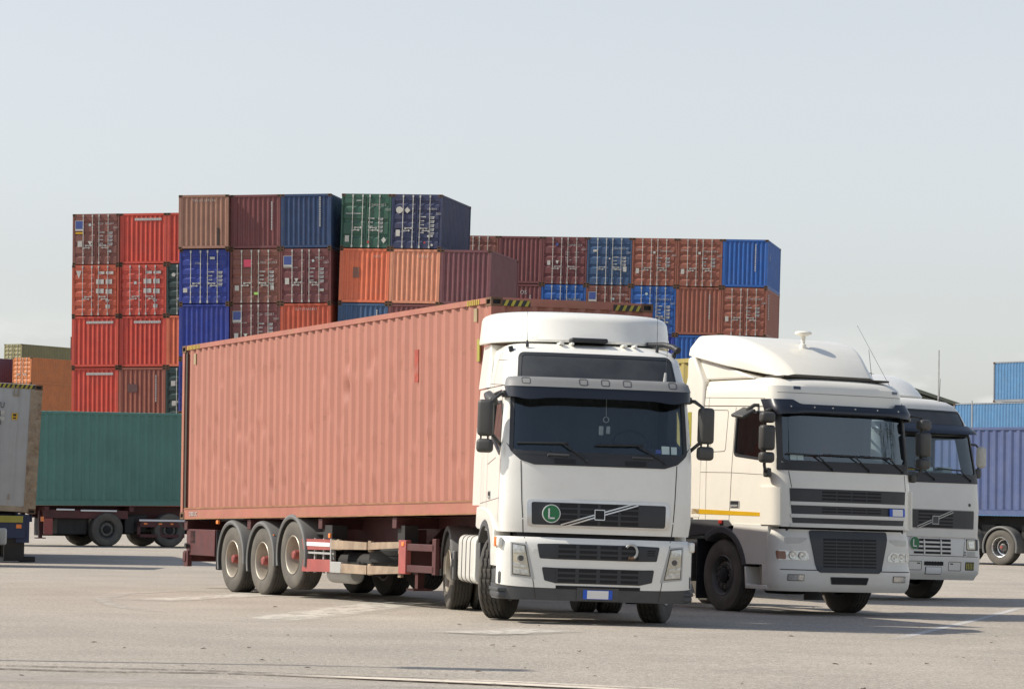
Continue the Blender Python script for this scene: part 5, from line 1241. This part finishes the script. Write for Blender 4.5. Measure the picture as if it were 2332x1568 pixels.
# left stack
t = sc('L', 0, 0, 'brown', 'brown door-end container with blue logo square, top left corner of the left stack', 'door', bands=4); logo(t, yl=True); number(t, 'FSCU', None, x=.10); number(t, '369505 0', '22G1', x=.42 - .42 + .48); specs(t)
decal(t, -.38, -.24, 1.95, 2.12, M['sticker'], kind='disc'); decal(t, -.42, -.18, 1.0, 1.2, M['palelabel'], kind='tri'); decal(t, -.95, -.72, .92, 1.22, M['palelabel']); decal(t, .62, .82, .62, .74, M['palelabel'])
t = sc('L', 1, 0, 'red', 'bright red ribbed container with white number strip, top row beside the brown doors', jit=.06); whitestrip(t)
t = sc('L', 2, 0, 'red', 'bright red ribbed container half hidden behind the faded brown one', jit=.06)
t = sc('L', 0, 1, 'ored', 'orange red door-end container with cream labels under the brown door-end one', 'door', jit=-.05); stickers(t); decal(t, -1.0, -.72, 1.9, 2.3, M['palelabel'], kind='tri')
t = sc('L', 1, 1, 'red', 'scarlet door-end container with white labels, second row of the left stack', 'door', jit=.02); stickers(t); decal(t, -.45, -.32, 1.6, 1.74, M['sticker'])
t = sc('L', 2, 1, 'dgreen', 'dark green door-end container with white disc, second row beside the royal blue doors', 'door'); decal(t, -.95, -.75, 1.95, 2.15, M['palelabel'], kind='disc')
t = sc('L', 0, 2, 'red', 'red ribbed container with white strip, third row on the left edge of its stack', jit=-.04); whitestrip(t)
t = sc('L', 1, 2, 'red', 'red ribbed container with white strip, third row under the scarlet doors', jit=.03); whitestrip(t)
t = sc('L', 2, 2, 'orange', 'orange ribbed container strip seen beside the royal blue ribbed container')
t = sc('L', 0, 3, 'red', 'red ribbed container with white strip directly above the green trailer container'); whitestrip(t)
t = sc('L', 1, 3, 'rust', 'rusty brown ribbed container with dark patch above the green trailer container'); vmarks(t, .72, .9, 2.2); decal(t, -.75, -.25, 1.35, 1.75, paint('patchbrown', (.11, .05, .045)), y=.008)
t = sc('L', 2, 3, 'dgreen', 'dark green door-end container just above the green trailer container', 'door'); decal(t, -.95, -.72, 1.65, 1.9, M['palelabel']); decal(t, -.9, -.7, .65, .9, M['palelabel'])
hidden('L', (0, 1, 2), (4, 5), None)
# tall middle stack
t = sc('A', 0, 0, 'fadedbrown', 'faded tan brown ribbed container with TRLU number, top left of the middle stack', jit=-.30); text('T R L U  3 2 8 9 2 0 6', t, (-.55, .0, 2.27), .16, M['marking'], sx=.78)
decal(t, .66, .76, .1, 1.0, mat('black_oil_stain', (.03, .025, .02), .7, var=.5, vs_=4), 'stain', y=.012)
t = sc('A', 1, 0, 'maroon', 'maroon ribbed container between the tan brown and the dark blue top containers'); vmarks(t, .80, .9, 2.25)
t = sc('A', 2, 0, 'navy', 'dark blue ribbed container at the top right of the middle stack'); vmarks(t, .68, 1.1, 2.45)
t = sc('A', 0, 1, 'rblue', 'royal blue door-end container under the faded tan brown one', 'door', jit=-.12); text('CMA', t, (-.45, -.02, 1.9), .13, M['marking']); specs(t, .18, 1.5); decal(t, .28, .52, 2.12, 2.24, M['palelabel']); decal(t, -1.02, -.82, .55, .76, M['palelabel'])
t = sc('A', 1, 1, 'brown', 'brown door-end container with a pink label in the middle stack', 'door'); decal(t, -.55, -.15, 1.75, 2.1, M['pink']); decal(t, -.05, .2, .42, .54, M['lime']); number(t, 'TRLU', None, x=.24, z=1.9); number(t, '341274 8', None, x=.62, z=1.9); specs(t, .2, 1.5); decal(t, -.98, -.78, .62, .86, M['palelabel']); decal(t, .75, .92, .64, .84, M['palelabel'])
t = sc('A', 2, 1, 'maroon', 'maroon door-end container numbered 330269 with blue logo square', 'door', bands=4); logo(t); number(t, '330269 0', '22G1', x=.44, z=2.1); text('www.florens.com', t, (-1.07, -.013, 1.66), .12, M['marking'], sx=.8); specs(t); decal(t, .30, .42, 1.93, 2.08, M['sticker'], kind='disc'); decal(t, -1.0, -.8, .9, 1.2, M['palelabel']); decal(t, -.55, -.35, .98, 1.18, M['palelabel'], kind='tri'); decal(t, .66, .88, .56, .68, M['palelabel'])
t = sc('A', 0, 2, 'rblue', 'royal blue ribbed container just above the rear of the salmon container', jit=-.12)
t = sc('A', 1, 2, 'maroon', 'maroon door-end container numbered FCIU 372858 just above the salmon container', 'door', bands=4); logo(t); number(t, 'FCIU', None, x=.10); number(t, '372858 2', '22G1', x=.48); text('www.florens.com', t, (-1.07, -.013, 1.66), .12, M['marking'], sx=.8); specs(t); decal(t, -1.0, -.8, .9, 1.2, M['palelabel']); decal(t, -.55, -.35, .98, 1.18, M['palelabel'], kind='tri')
t = sc('A', 2, 2, 'ored', 'orange red ribbed container numbered GSTU beside the gap between two stacks'); text('G S T U 3 4 0 2 8 6 1', t, (-.5, .0, 2.27), .15, M['marking'], sx=.8)
t = sc('A', 0, 3, 'rblue', 'blue container of which a strip shows left of the salmon container', 'door', jit=-.12)
hidden('A', (0,), (4, 5), None); hidden('A', (1, 2), (3, 4, 5), None)
# stack behind the salmon container
t = sc('B', 0, 0, 'green', 'green door-end container numbered CLHU at the top beside the dark blue doors', 'door', bands=3); number(t, 'CLHU', None, x=.20, z=2.02); number(t, '312825 2', '22G1', x=.52, z=2.02); specs(t, .12, 1.4); marks(t, [(-1.0, -.25, 1.63, 1.665), (-.5, -.25, 2.25, 2.29)], M['marking']); decal(t, -1.0, -.80, .30, .60, M['palelabel']); decal(t, .78, 1.02, .25, .55, M['palelabel'], kind='diamond'); decal(t, .10, .20, .24, .36, M['redlens'], y=-.06)
t = sc('B', 1, 0, 'dnavy', 'dark blue door-end container with white disc at the top of the middle block', 'door'); decal(t, -1.0, -.68, 1.68, 2.0, M['palelabel'], kind='disc'); decal(t, -.60, -.30, 1.68, 1.98, M['palelabel'], kind='diamond'); number(t, '152084 4', '22G1', x=.52, z=1.85); specs(t, .16, 1.5, 5); decal(t, -.98, -.78, .6, .9, M['palelabel']); decal(t, .55, .82, .58, .66, M['palelabel']); decal(t, .72, .84, .14, .26, M['palelabel'], kind='disc'); decal(t, .40, .48, .26, .36, M['redlens'], y=-.06)
t = sc('B', 0, 1, 'orange', 'orange red ribbed container numbered 1655 under the green doors'); text('1 6 5 5', t, (.42, .0, 2.18), .16, M['marking'], sx=.8); decal(t, -.55, -.25, 1.2, 1.7, mat('grey_brown_patch', (.22, .10, .07), .6), y=.008)
t = sc('B', 1, 1, 'forange', 'pale orange ribbed container numbered 52302 under the dark blue doors'); text('5 2 3 0 2   1', t, (.18, .0, 2.2), .16, M['marking'], sx=.8)
t = sc('B', 2, 1, 'purplemaroon', 'maroon ribbed container ending the second row, its long right side showing')
t = sc('B', 0, 2, 'steel', 'dull blue ribbed container just above the middle of the salmon container'); vmarks(t, .68, 1.2, 2.3)
t = sc('B', 1, 2, 'maroon', 'maroon ribbed container just showing above the salmon container, under the pale orange one')
t = sc('B', 2, 2, 'maroon', 'maroon container sliver above the front corner of the salmon container')
hidden('B', (0, 1, 2), (3, 4, 5), None)
# far right stack
t = sc('C', -2, 0, 'brown', 'brown door-end container half hidden behind the dark blue container of the middle block', 'door', bands=4); number(t, 'IKSU', None, x=.1, z=1.55); number(t, '216326 0', '22G1', x=.5, z=1.55)
t = sc('C', -1, 0, 'maroon', 'maroon ribbed container in the far top row left of the maroon doors')
t = sc('C', 0, 0, 'maroon', 'maroon door-end container numbered GLDU in the far top row', 'door', bands=4); number(t, 'GLDU', None, x=.2, z=2.1); number(t, '530371 5', '22G1', x=.5, z=2.1)
for k, (a, b_) in enumerate((('MGW.', '30480'), ('TARE', '2200'), ('NET', '28280'), ('CU.CAP.', '33.2'))): text(a, t, (.04, -.012, 1.72 - .14 * k), .12, M['marking'], sx=.8); text(b_, t, (.55, -.012, 1.72 - .14 * k), .12, M['marking'], sx=.8)
decal(t, -.95, -.78, 1.05, 1.3, M['palelabel']); decal(t, -.5, -.3, 1.1, 1.3, M['palelabel'], kind='tri'); decal(t, -.5, -.36, 2.1, 2.25, M['bluelabel'])
t = sc('C', 1, 0, 'steel', 'steel blue door-end container in the far top row between maroon and brown doors', 'door', bands=4); number(t, 'UESU', None, x=.2, z=1.95); number(t, '235621 8', '2261', x=.52, z=1.95); specs(t, .2, 1.5, 3); decal(t, .75, .95, .75, 1.02, M['palelabel']); decal(t, .2, .45, .85, .93, M['palelabel']); decal(t, -.9, -.7, 1.8, 1.92, M['palelabel']); decal(t, -.03, .06, 1.4, 1.5, M['palelabel'], kind='disc')
for c, nn, w2 in ((2, '160616 2', 'right of the steel blue doors'), (3, '134399 6', 'left of the bright blue ribbed container')):
    t = sc('C', c, 0, 'rust', 'rusty brown door-end container in the far top row ' + w2, 'door', bands=5); number(t, 'TTNU', None, x=.2, z=1.85); number(t, nn, '22G1', x=.52, z=1.85); text('TRITON', t, (-1.0, -.012, 1.92), .11, M['marking'], sx=.8); specs(t, .12, 1.5, 3); decal(t, -1.0, -.82, .68, .95, M['palelabel']); decal(t, -.1, .05, 1.75, 1.88, M['palelabel'])
t = sc('C', 4, 0, 'blue', 'bright blue ribbed container on the top right corner of the far stack'); vmarks(t, .55, .9, 2.35)
text('UES', t, (W / 2 + .003, .9, 1.9), .3, M['marking'], (R(90), R(90), R(90)), sx=.8)
t = sc('C', -1, 1, 'maroon', 'dark red ribbed container lettered OS partly behind the salmon container'); text('OS', t, (.05, .0, 2.05), .30, M['marking']); vmarks(t, .62, 1.3, 2.0)
sc('C', -2, 1, 'rust', 'brown container behind the maroon end of the middle block, nearly hidden')
t = sc('C', 0, 1, 'blue', 'bright blue door-end container numbered IPXU 305862 above the salmon container front', 'door'); number(t, 'IPXU', None, x=.2, z=1.75); number(t, '305862 6', '22G1', x=.5, z=1.75); decal(t, -.5, -.36, 1.65, 1.8, M['sticker'], kind='disc')
t = sc('C', 1, 1, 'brown', 'brown door-end container with blue logo square in the second far row', 'door'); logo(t); number(t, 'FCIU', None, x=.2, z=2.05); number(t, '211018 7', '22G1', x=.52, z=2.05); text('www.florens.com', t, (-1.07, -.013, 1.62), .12, M['marking'], sx=.8); decal(t, .2, .34, 1.8, 1.95, M['sticker'], kind='disc')
t = sc('C', 2, 1, 'blue', 'bright blue door-end container numbered IPXU 308623 behind the roof of the nearest truck', 'door'); number(t, 'IPXU', None, x=.2, z=1.85); number(t, '308623 3', '22G1', x=.5, z=1.85); specs(t, .2, 1.5); decal(t, -.45, -.3, 2.1, 2.25, M['sticker'], kind='disc'); decal(t, .6, .85, .62, .72, M['palelabel'])
t = sc('C', 3, 1, 'rust', 'rusty brown ribbed container in the second far row'); vmarks(t, .60, .9, 2.2)
t = sc('C', 4, 1, 'rust', 'rusty brown door-end container on the right edge under the bright blue one', 'door', bands=5); number(t, 'TTNU', None, x=.2, z=1.95); number(t, '160484 0', '22G1', x=.52, z=1.95); text('TRITON', t, (-1.0, -.012, 1.98), .11, M['marking'], sx=.8); specs(t, .12, 1.5, 3); decal(t, -1.0, -.82, .78, 1.05, M['palelabel'])
vm = []
z = 2.3
while z > .9: vm.append((z - .1, z)); z -= .14
mb = MB()
for a, b_ in vm: mb.bb(W / 2 - .002, W / 2 + .006, .75, 1.0, a, b_)
mb.build('lettering', M['marking'], t)
t = sc('C', 2, 2, 'rblue', 'dark blue container low in the far stack with number ending 02'); text('0 2', t, (.6, .0, 2.0), .2, M['marking'])
t = sc('C', 3, 2, 'blue', 'blue ribbed container of the third far row above the yellow container')
sc('C', 4, 2, 'maroon', 'maroon container behind the roof of the second white truck')
hidden('C', (-2, -1, 0, 1), (2, 3, 4, 5), None); hidden('C', (2, 3, 4), (3, 4, 5), None)

# ---------------------------------------------------------------- green container on a dark red trailer, far left
def local_to_world(o, yaw, v):
    a = R(yaw); return (o[0] + v[0] * math.cos(a) - v[1] * math.sin(a), o[1] + v[0] * math.sin(a) + v[1] * math.cos(a), o[2] + v[2])
tealm = mat('teal_container_paint', (.075, .20, .17), .5, var=.12, vs_=.8, rust=.12, streak=.3, rustc=(.03, .085, .07), dirt=.15, dirtc=(.08, .15, .13))
G2 = (-14.42, 98.41, 0)
o = local_to_world(G2, 29.5, (-3.0, 1.219, 1.2))
container(o, (-60.5, .67, 0), 'teal green long container on a dark red trailer at the left', tealm, 12.192, 2.896, cast=tealm)
o = local_to_world(G2, 29.5, (-3.0, 1.219, 0))
t, _ = semi_trailer(o, -60.5, 'dark red semi-trailer in shade under the teal green container', 1.2, math.sin(R(.67)), (5.3, 7.4, 9.6), frame=M['darkred'], dark=M['darkred'], kind='dark', leg_y=3.25, guards_on=False)
for q in ((.2, .95, 3.75, 4.72, .36, .92), (-.95, -.2, 3.7, 4.6, .30, .9), (.3, 1.0, 5.95, 6.28, .40, .95), (-.9, .9, 6.0, 6.75, .45, 1.0), (-.3, .3, 4.2, 9.5, .55, 1.0), (-1.0, -.3, 7.95, 9.0, .4, 1.0)): box_part('dark_fill_box', t, M['chassis'], q, bevel=.03)  # dark boxes, mostly added fill standing in for shade under the deck
mb = MB(); mb.tube([(.75, 4.95, .5), (.75, 4.95, .85)], .16, 14); mb.build('air_tank', M['galv'], t)
box_part('side_guard', t, M['darkred'], (1.15, 1.2, 6.3, 7.9, .62, .84), (1.15, 1.2, 6.3, 7.9, .30, .40), (1.15, 1.2, 6.3, 6.4, .3, .84), (1.15, 1.2, 7.0, 7.1, .3, .84))
for q in ((1.2, 1.21, 6.35, 7.9, .80, .86), (1.16, 1.2, 3.6, 4.2, 1.10, 1.15), (1.16, 1.2, 4.4, 5.6, 1.08, 1.13)): box_part('reflective_stripe', t, M['platewhite'], q)
box_part('side_board', t, M['darkred'], (1.05, 1.14, 3.2, 6.0, .86, 1.12))
box_part('marker_lamp', t, M['orange'], (1.205, 1.225, 6.5, 6.62, .70, .75), (1.205, 1.225, 7.0, 7.12, .70, .75), (1.205, 1.225, 7.4, 7.5, .70, .75), (1.16, 1.2, 3.1, 3.2, .75, .9))
box_part('guard_post', t, M['redbox'], (1.1, 1.17, 3.22, 3.5, .35, .85))

# ---------------------------------------------------------------- grey container at the left edge, on a blue trailer
greym = mat('pale_grey_container_paint', (.40, .40, .39), .55, var=.08, vs_=1.2, rust=.15, dirt=.25, dirtc=(.30, .28, .25), streak=.3, rustc=(.25, .20, .15))
greyf = mat('rusty_grey_container_frame', (.36, .29, .20), .6, var=.25, rust=.85, rustc=(.15, .075, .045), dirt=.6, dirtc=(.19, .13, .085), ds=5, streak=.7)
gp = local_to_world((-10.62, 72, 1.09), 12, (-1.219, 0, 0))
t = container((gp[0], gp[1], 1.13), (12, 0, 1.95), 'pale grey smooth-fronted container with rusty corner post at the left edge', greym, 12.192, 2.896, 'plain', framem=greyf)
for k, s in enumerate(('ATU', '898', '5G1')): text(s, t, (.12, -.004, 2.34 - .19 * k), .19, M['hazblack'], sx=.75)
decal(t, .27, .41, 2.18, 2.28, M['palelabel'], y=.0); decal(t, .27, .41, 2.05, 2.14, M['palelabel'], y=.0)
mb = MB().use(M['yellow']); mb.bb(.57, .70, -.004, .006, 2.09, 2.24); mb.use(M['hazblack']); mb.bb(.60, .67, -.007, -.003, 2.17, 2.22); mb.bb(.60, .67, -.007, -.003, 2.11, 2.14); mb.build('warning_label', None, t)
mb = MB().use(M['hazblack']); mb.bb(.20, 1.05, -.004, .006, 2.80, 2.885); mb.use(M['hazyellow'])
for k in range(8): a = .22 + k * .10; mb.prism([(a, 2.80), (a + .05, 2.80), (a + .09, 2.885), (a + .04, 2.885)], 1, -.008, -.003)
mb.build('hazard_stripe', None, t)
mb = MB(); mb.bb(.96, 1.222, -.004, .05, .12, 2.78); mb.build('corner_post', mat('rust_streaked_post', (.30, .22, .14), .7, var=.3, vs_=5, rust=1.0, rustc=(.13, .06, .035), streak=.9, dirt=.7, dirtc=(.36, .32, .25), ds=7), t)
mb = MB(); mb.bb(.58, .60, -.02, .01, 2.64, 2.84); mb.bb(.68, .70, -.02, .01, 2.64, 2.84); mb.bb(.58, .70, -.02, .01, 2.62, 2.65); mb.bb(.12, .14, -.02, .01, .25, .42); mb.bb(.12, .34, -.02, .01, .40, .42); mb.bb(.6, .62, -.02, .01, .3, .42); mb.build('vent_frame', greyf, t)
t, _ = semi_trailer((gp[0], gp[1], 0), 12, 'dark blue trailer under the pale grey container at the left edge', 1.1, 0, (7.0, 8.4, 9.7), frame=M['bluechassis'], dark=M['bluechassis'], kind='dark', leg_y=.9)
box_part('front_beam', t, M['bluechassis'], (-1.2, 1.0, -.05, .10, .55, .98), (.8, 1.1, .0, .6, .45, 1.08))
box_part('marker_board', t, M['dullyellow'], (.30, .95, -.075, -.055, .90, 1.05))
box_part('marker_lamp', t, M['orange'], (.0, .29, -.07, -.055, .95, 1.04), (.80, .92, -.07, -.055, .77, .86))
box_part('support_leg', t, M['chassis'], (.55, 1.0, .05, .4, .04, .55), (.9, 1.25, .1, .5, .02, .14))

# ---------------------------------------------------------------- rear of a vehicle cut by the left edge
t = thing('truck_chassis', (-11.50, 68.1, 0), (0, 0, 0), 'grey rear chassis end with round lamps, cut off by the left picture edge', 'truck')
mb = MB(); mb.bb(-9.0, .45, -.5, -.38, .62, .86); mb.bb(-9.0, .45, .38, .5, .62, .86); mb.bb(-.4, -.2, -.9, .9, .60, .80); mb.bb(-3, -2.8, -.9, .9, .6, .8); mb.build('chassis_beam', M['chassis'], t)
for y_ in (-.5, .5): mb = MB(); mb.rbox((.58, y_, .62), (.40, .2, .36), .05); mb.build('end_bracket', M['palelabel'], t)
mb = MB(); mb.box((.58, -.61, .60), (.28, .02, .18)); mb.build('lamp_glass', M['black'], t)
mb = MB(); mb.lathe([(.0, .001), (.0, .09), (.05, .08), (.08, .05), (.09, .001)], 2, 16, (.56, -.5, .80)); mb.build('beacon', M['rustcast'], t)
mb = MB(); mb.tube([(.25, -.5, .05), (.5, -.5, .05)], .08, 14); mb.tube([(.60, -.55, .13), (.76, -.55, .13)], .10, 16); mb.tube([(-.9, -.5, .13), (.6, -.5, .13)], .07, 10); mb.build('drawbar', M['chassis'], t)
mb = MB(); mb.tube([(.30, -.5, .25), (.30, -.5, .45), (.42, -.5, .50), (.55, -.5, .45), (.45, -.5, .3), (.35, -.5, .22)], .035, 8); mb.build('coupling_ring', M['galv'], t)
box_part('tail_lamp', t, M['orange'], (.52, .60, -.62, -.58, .22, .42))
mb = MB(); mb.rbox((-4.75, 0, 2.5), (9.0, 2.4, 3.2), .05); mb.build('box_body', M['oldwhite'], t)
for x in (-2.4, -6.8):
    for s in (-1, 1): wheel(t, (x, s * 1.0, .53), 90 if s < 0 else -90, 'dark', w=.34)

# ---------------------------------------------------------------- blue container on a trailer at the right
bluem = mat('violet_blue_container_paint', (.062, .09, .20), .5, var=.12, vs_=1.0, rust=.12, rustc=(.12, .12, .14), streak=.45, dirt=.2, dirtc=(.17, .18, .25), bump=.1, bs=6)
BO = (14.45, 94.5, 0)
o = local_to_world(BO, -42, (7.7, 1.219, 1.46))
container(o, (48, 0, 0), 'violet blue long container on a trailer behind the third truck at the right', bluem, 12.192, 2.591, cast=bluem)
o = local_to_world(BO, -42, (7.7, 1.219, 0))
t, _ = semi_trailer(o, 48, 'black chassis semi-trailer with bright rims under the violet blue container', 1.46, 0, (7.7, 9.0, 10.3), frame=M['chassis'], dark=M['chassis'], kind='bright')
for q in ((-.85, .85, 6.6, 7.2, .5, 1.2), (-.85, .85, 8.1, 8.6, .5, 1.2), (.55, .95, 6.0, 11.5, .35, 1.25)): box_part('dark_fill_box', t, M['chassis'], q, bevel=.03)  # dark clutter added to darken the bright view under the trailer
# far blue containers, green container, shed and masts on the right
fb = paint('farblue', (.062, .175, .33), rust=.1, streak=.5, rustc=(.14, .23, .33))
fy = -55
o1 = local_to_world((31.05, 206.5, 0), fy, (0, 1.219, 0))
def far(o, dx, z, H, lab, L=12.192):
    q = local_to_world((o[0], o[1], z), fy, (dx + L, 0, 0)); return container(q, (fy + 90, 0, 0), lab, fb, L, H, framem=paint('farblueframe', (.20, .22, .24), rust=.5), group='sky blue containers far right')
far(o1, 0, 8.75, 2.591, 'sky blue container on top of the far right pile')
far(o1, -3.7, 5.84, 2.896, 'sky blue container second from the top of the far right pile')
for z in (2.93, .02): far(o1, -3.7, z, 2.896, 'sky blue container in the far right pile hidden behind the violet blue one')
gm = paint('fargreen', (.06, .22, .055))
for k in (2, 1, 0):
    container((24.55, 191.2, 2.6 * k), (-16.7, 0, 0), 'grass green container far behind the third truck' if k == 2 else 'grass green container under the far one, hidden behind the third truck', gm, group='far green containers')
t = thing('warehouse', (26.0, 235, 0), (-6, 0, 0), 'dark olive warehouse gable with sloping roof behind the third truck', 'building')
mb = MB(); mb.prism([(-13, 0), (13, 0), (13, 7.3), (0, 11.5), (-13, 7.3)], 1, 0, 40); mb.build('wall', M['shed'], t)
mb = MB(); mb.prism([(-13.5, 7.2), (0, 11.6), (13.5, 7.2), (13.5, 7.45), (0, 11.85), (-13.5, 7.45)], 1, -.5, 40.5); mb.build('roof', M['shed'], t)
box_part('door', t, M['seam'], (-3, 3, -.06, .02, 0, 5), bevel=0)
for (x, y, h, lab) in ((20.0, 150.0, 9.15, 'thin grey mast rising over the cab of the third truck'), (23.3, 162.0, 7.25, 'thin grey mast in front of the far green container')):
    t = thing('mast', (x, y, 0), (0, 0, 0), lab, 'mast', None)
    mb = MB(); mb.tube([(0, 0, 0), (0, 0, h * .5), (0, 0, h)], [.06, .05, .03], 8); mb.build('pole', M['galv'], t); mb = MB(); mb.box((0, 0, .05), (.3, .3, .1)); mb.build('base_plate', M['galv'], t)
# yellow container behind the second truck
ym = paint('mustard', (.34, .27, .075), rust=.15)
yo = local_to_world((5.95, 55.2, 0), 29, (-1.219, 0, 0))
container((yo[0], yo[1], 1.46), (29, 0, .8), 'mustard yellow container showing between the two white trucks', ym, 12.192, 2.591)
semi_trailer((yo[0], yo[1], 0), 29, 'semi-trailer under the mustard yellow container, nearly hidden by the second truck', 1.46, 0, (7.7, 9.0, 10.3), frame=M['chassis'], dark=M['chassis'], kind='dark')
# far left background containers
ol = paint('farolive', (.235, .215, .095), rust=.1); og = paint('farorange', (.52, .17, .05), rust=.1); pu = paint('farpurple', (.10, .05, .09)); ye = paint('faryellowend', (.40, .33, .07))
FL = 'containers far off at the left'
def fcol(x, y, yaw, spec):
    for k, (m_, lab, fr) in enumerate(spec):
        container((x, y, 2.6 * k), (yaw, 0, 0), lab, m_, 12.192, 2.591, fr, group=FL, rods=True)
hid = 'container far off at the left, hidden behind the grey container'
fcol(-49.2, 322, -33, [(og, hid, 'door')] * 4 + [(og, 'orange container far left, under the brighter orange door-end one', 'door'), (og, 'orange door-end container far left beside the left stack', 'door')])
fcol(-54.2, 348, -31, [(ol, hid, 'door')] * 6 + [(ol, 'olive green container with yellowish doors, highest far left', 'door')])
fcol(-54.0, 324.0, -33, [(pu, hid, 'corr')] * 5 + [(pu, 'purple container cut by the left picture edge far off', 'corr')])
fcol(-44.4, 330, -20, [(pu, hid, 'door')] * 6 + [(paint('farbrown', (.13, .05, .04)), 'brown door-end container far off touching the left stack', 'door')])

# ---------------------------------------------------------------- trees across the yard, mirrored in the windscreens
M['bark'] = mat('grey_bark', (.10, .08, .06), .9, var=.3, bump=.5, bs=20)
M['leaf'] = mat('tree_leaves', (.060, .075, .022), .7, var=.5, vs_=.5)
M['leafdark'] = mat('cypress_leaves', (.022, .040, .016), .7, var=.4, vs_=.6)
def tree(pos, label, h, r, m, column=False):
    t = thing('cypress_tree' if column else 'broadleaf_tree', pos, (0, 0, 0), label, 'tree', 'trees across the yard')
    q = random.Random(int(h * 100)); mb = MB(); top = h * (.9 if column else .6)
    mb.tube([(0, 0, 0), (.1, .05, top * .5), (0, .1, top)], [.28, .18, .05], 8)
    for k in range(0 if column else 7):
        a = k * 2.4; z = h * (.28 + .04 * k); mb.tube([(0, 0, z), (r * .35 * math.cos(a), r * .35 * math.sin(a), z + h * .12), (r * .7 * math.cos(a), r * .7 * math.sin(a), z + h * .2)], [.12, .07, .02], 6)
    mb.build('trunk', M['bark'], t); mb = MB()
    for k in range(70 if not column else 60):
        u = q.random(); a = q.random() * 6.28
        if column: z = h * (.06 + .94 * u); rr = r * math.sin(min(1, (1.02 - u) * 1.6) * 1.57) * q.random() ** .4
        else: z = h * (.30 + .68 * u); rr = r * math.sqrt(max(.03, 1 - ((u - .42) / .62) ** 2)) * (.35 + .65 * q.random() ** .5)
        c = Vector((rr * math.cos(a), rr * math.sin(a), z)); cr_ = (.55 if column else 1.15) * (.6 + .7 * q.random())
        for i in range(46):
            d = Vector((q.gauss(0, 1), q.gauss(0, 1), q.gauss(0, .8))); d = d / max(d.length, .1) * cr_ * q.random() ** .5; s_ = .10 + .14 * q.random()
            e1 = Vector((q.gauss(0, 1), q.gauss(0, 1), q.gauss(0, 1))).normalized(); e2 = e1.orthogonal().normalized(); p_ = c + d
            mb.add([p_ - e1 * s_, p_ + e2 * s_ * .6, p_ + e1 * s_, p_ - e2 * s_ * .6], [(0, 1, 2, 3)])
    mb.build('crown', m, t)
tree((51.0, 38.5, 0), 'broad olive green tree far to the right of the yard, seen mirrored in a windscreen', 19.0, 6.5, M['leaf'])
tree((29.2, 9.5, 0), 'dark narrow cypress to the right of the yard, seen mirrored in a windscreen', 18.5, 2.0, M['leafdark'], True)

t = thing('lamp_post', (-11.6, 28.25, 0), (0, 0, 0), 'tall yard lamp just left of the picture, its shadow lying across the foreground', 'street lamp')
mb = MB(); mb.tube([(0, 0, 0), (0, 0, 4.5), (0, 0, 9.0), (.25, 0, 9.25), (.7, 0, 9.3)], [.10, .08, .06, .05, .05], 10); mb.build('pole', M['galv'], t)
mb = MB(); mb.rbox((1.25, 0, 9.3), (1.1, .42, .16), .06); mb.build('lamp_head', M['silver'], t)
mb = MB(); mb.bb(-.22, .22, -.22, .22, 0, .06); mb.build('base_plate', M['galv'], t)
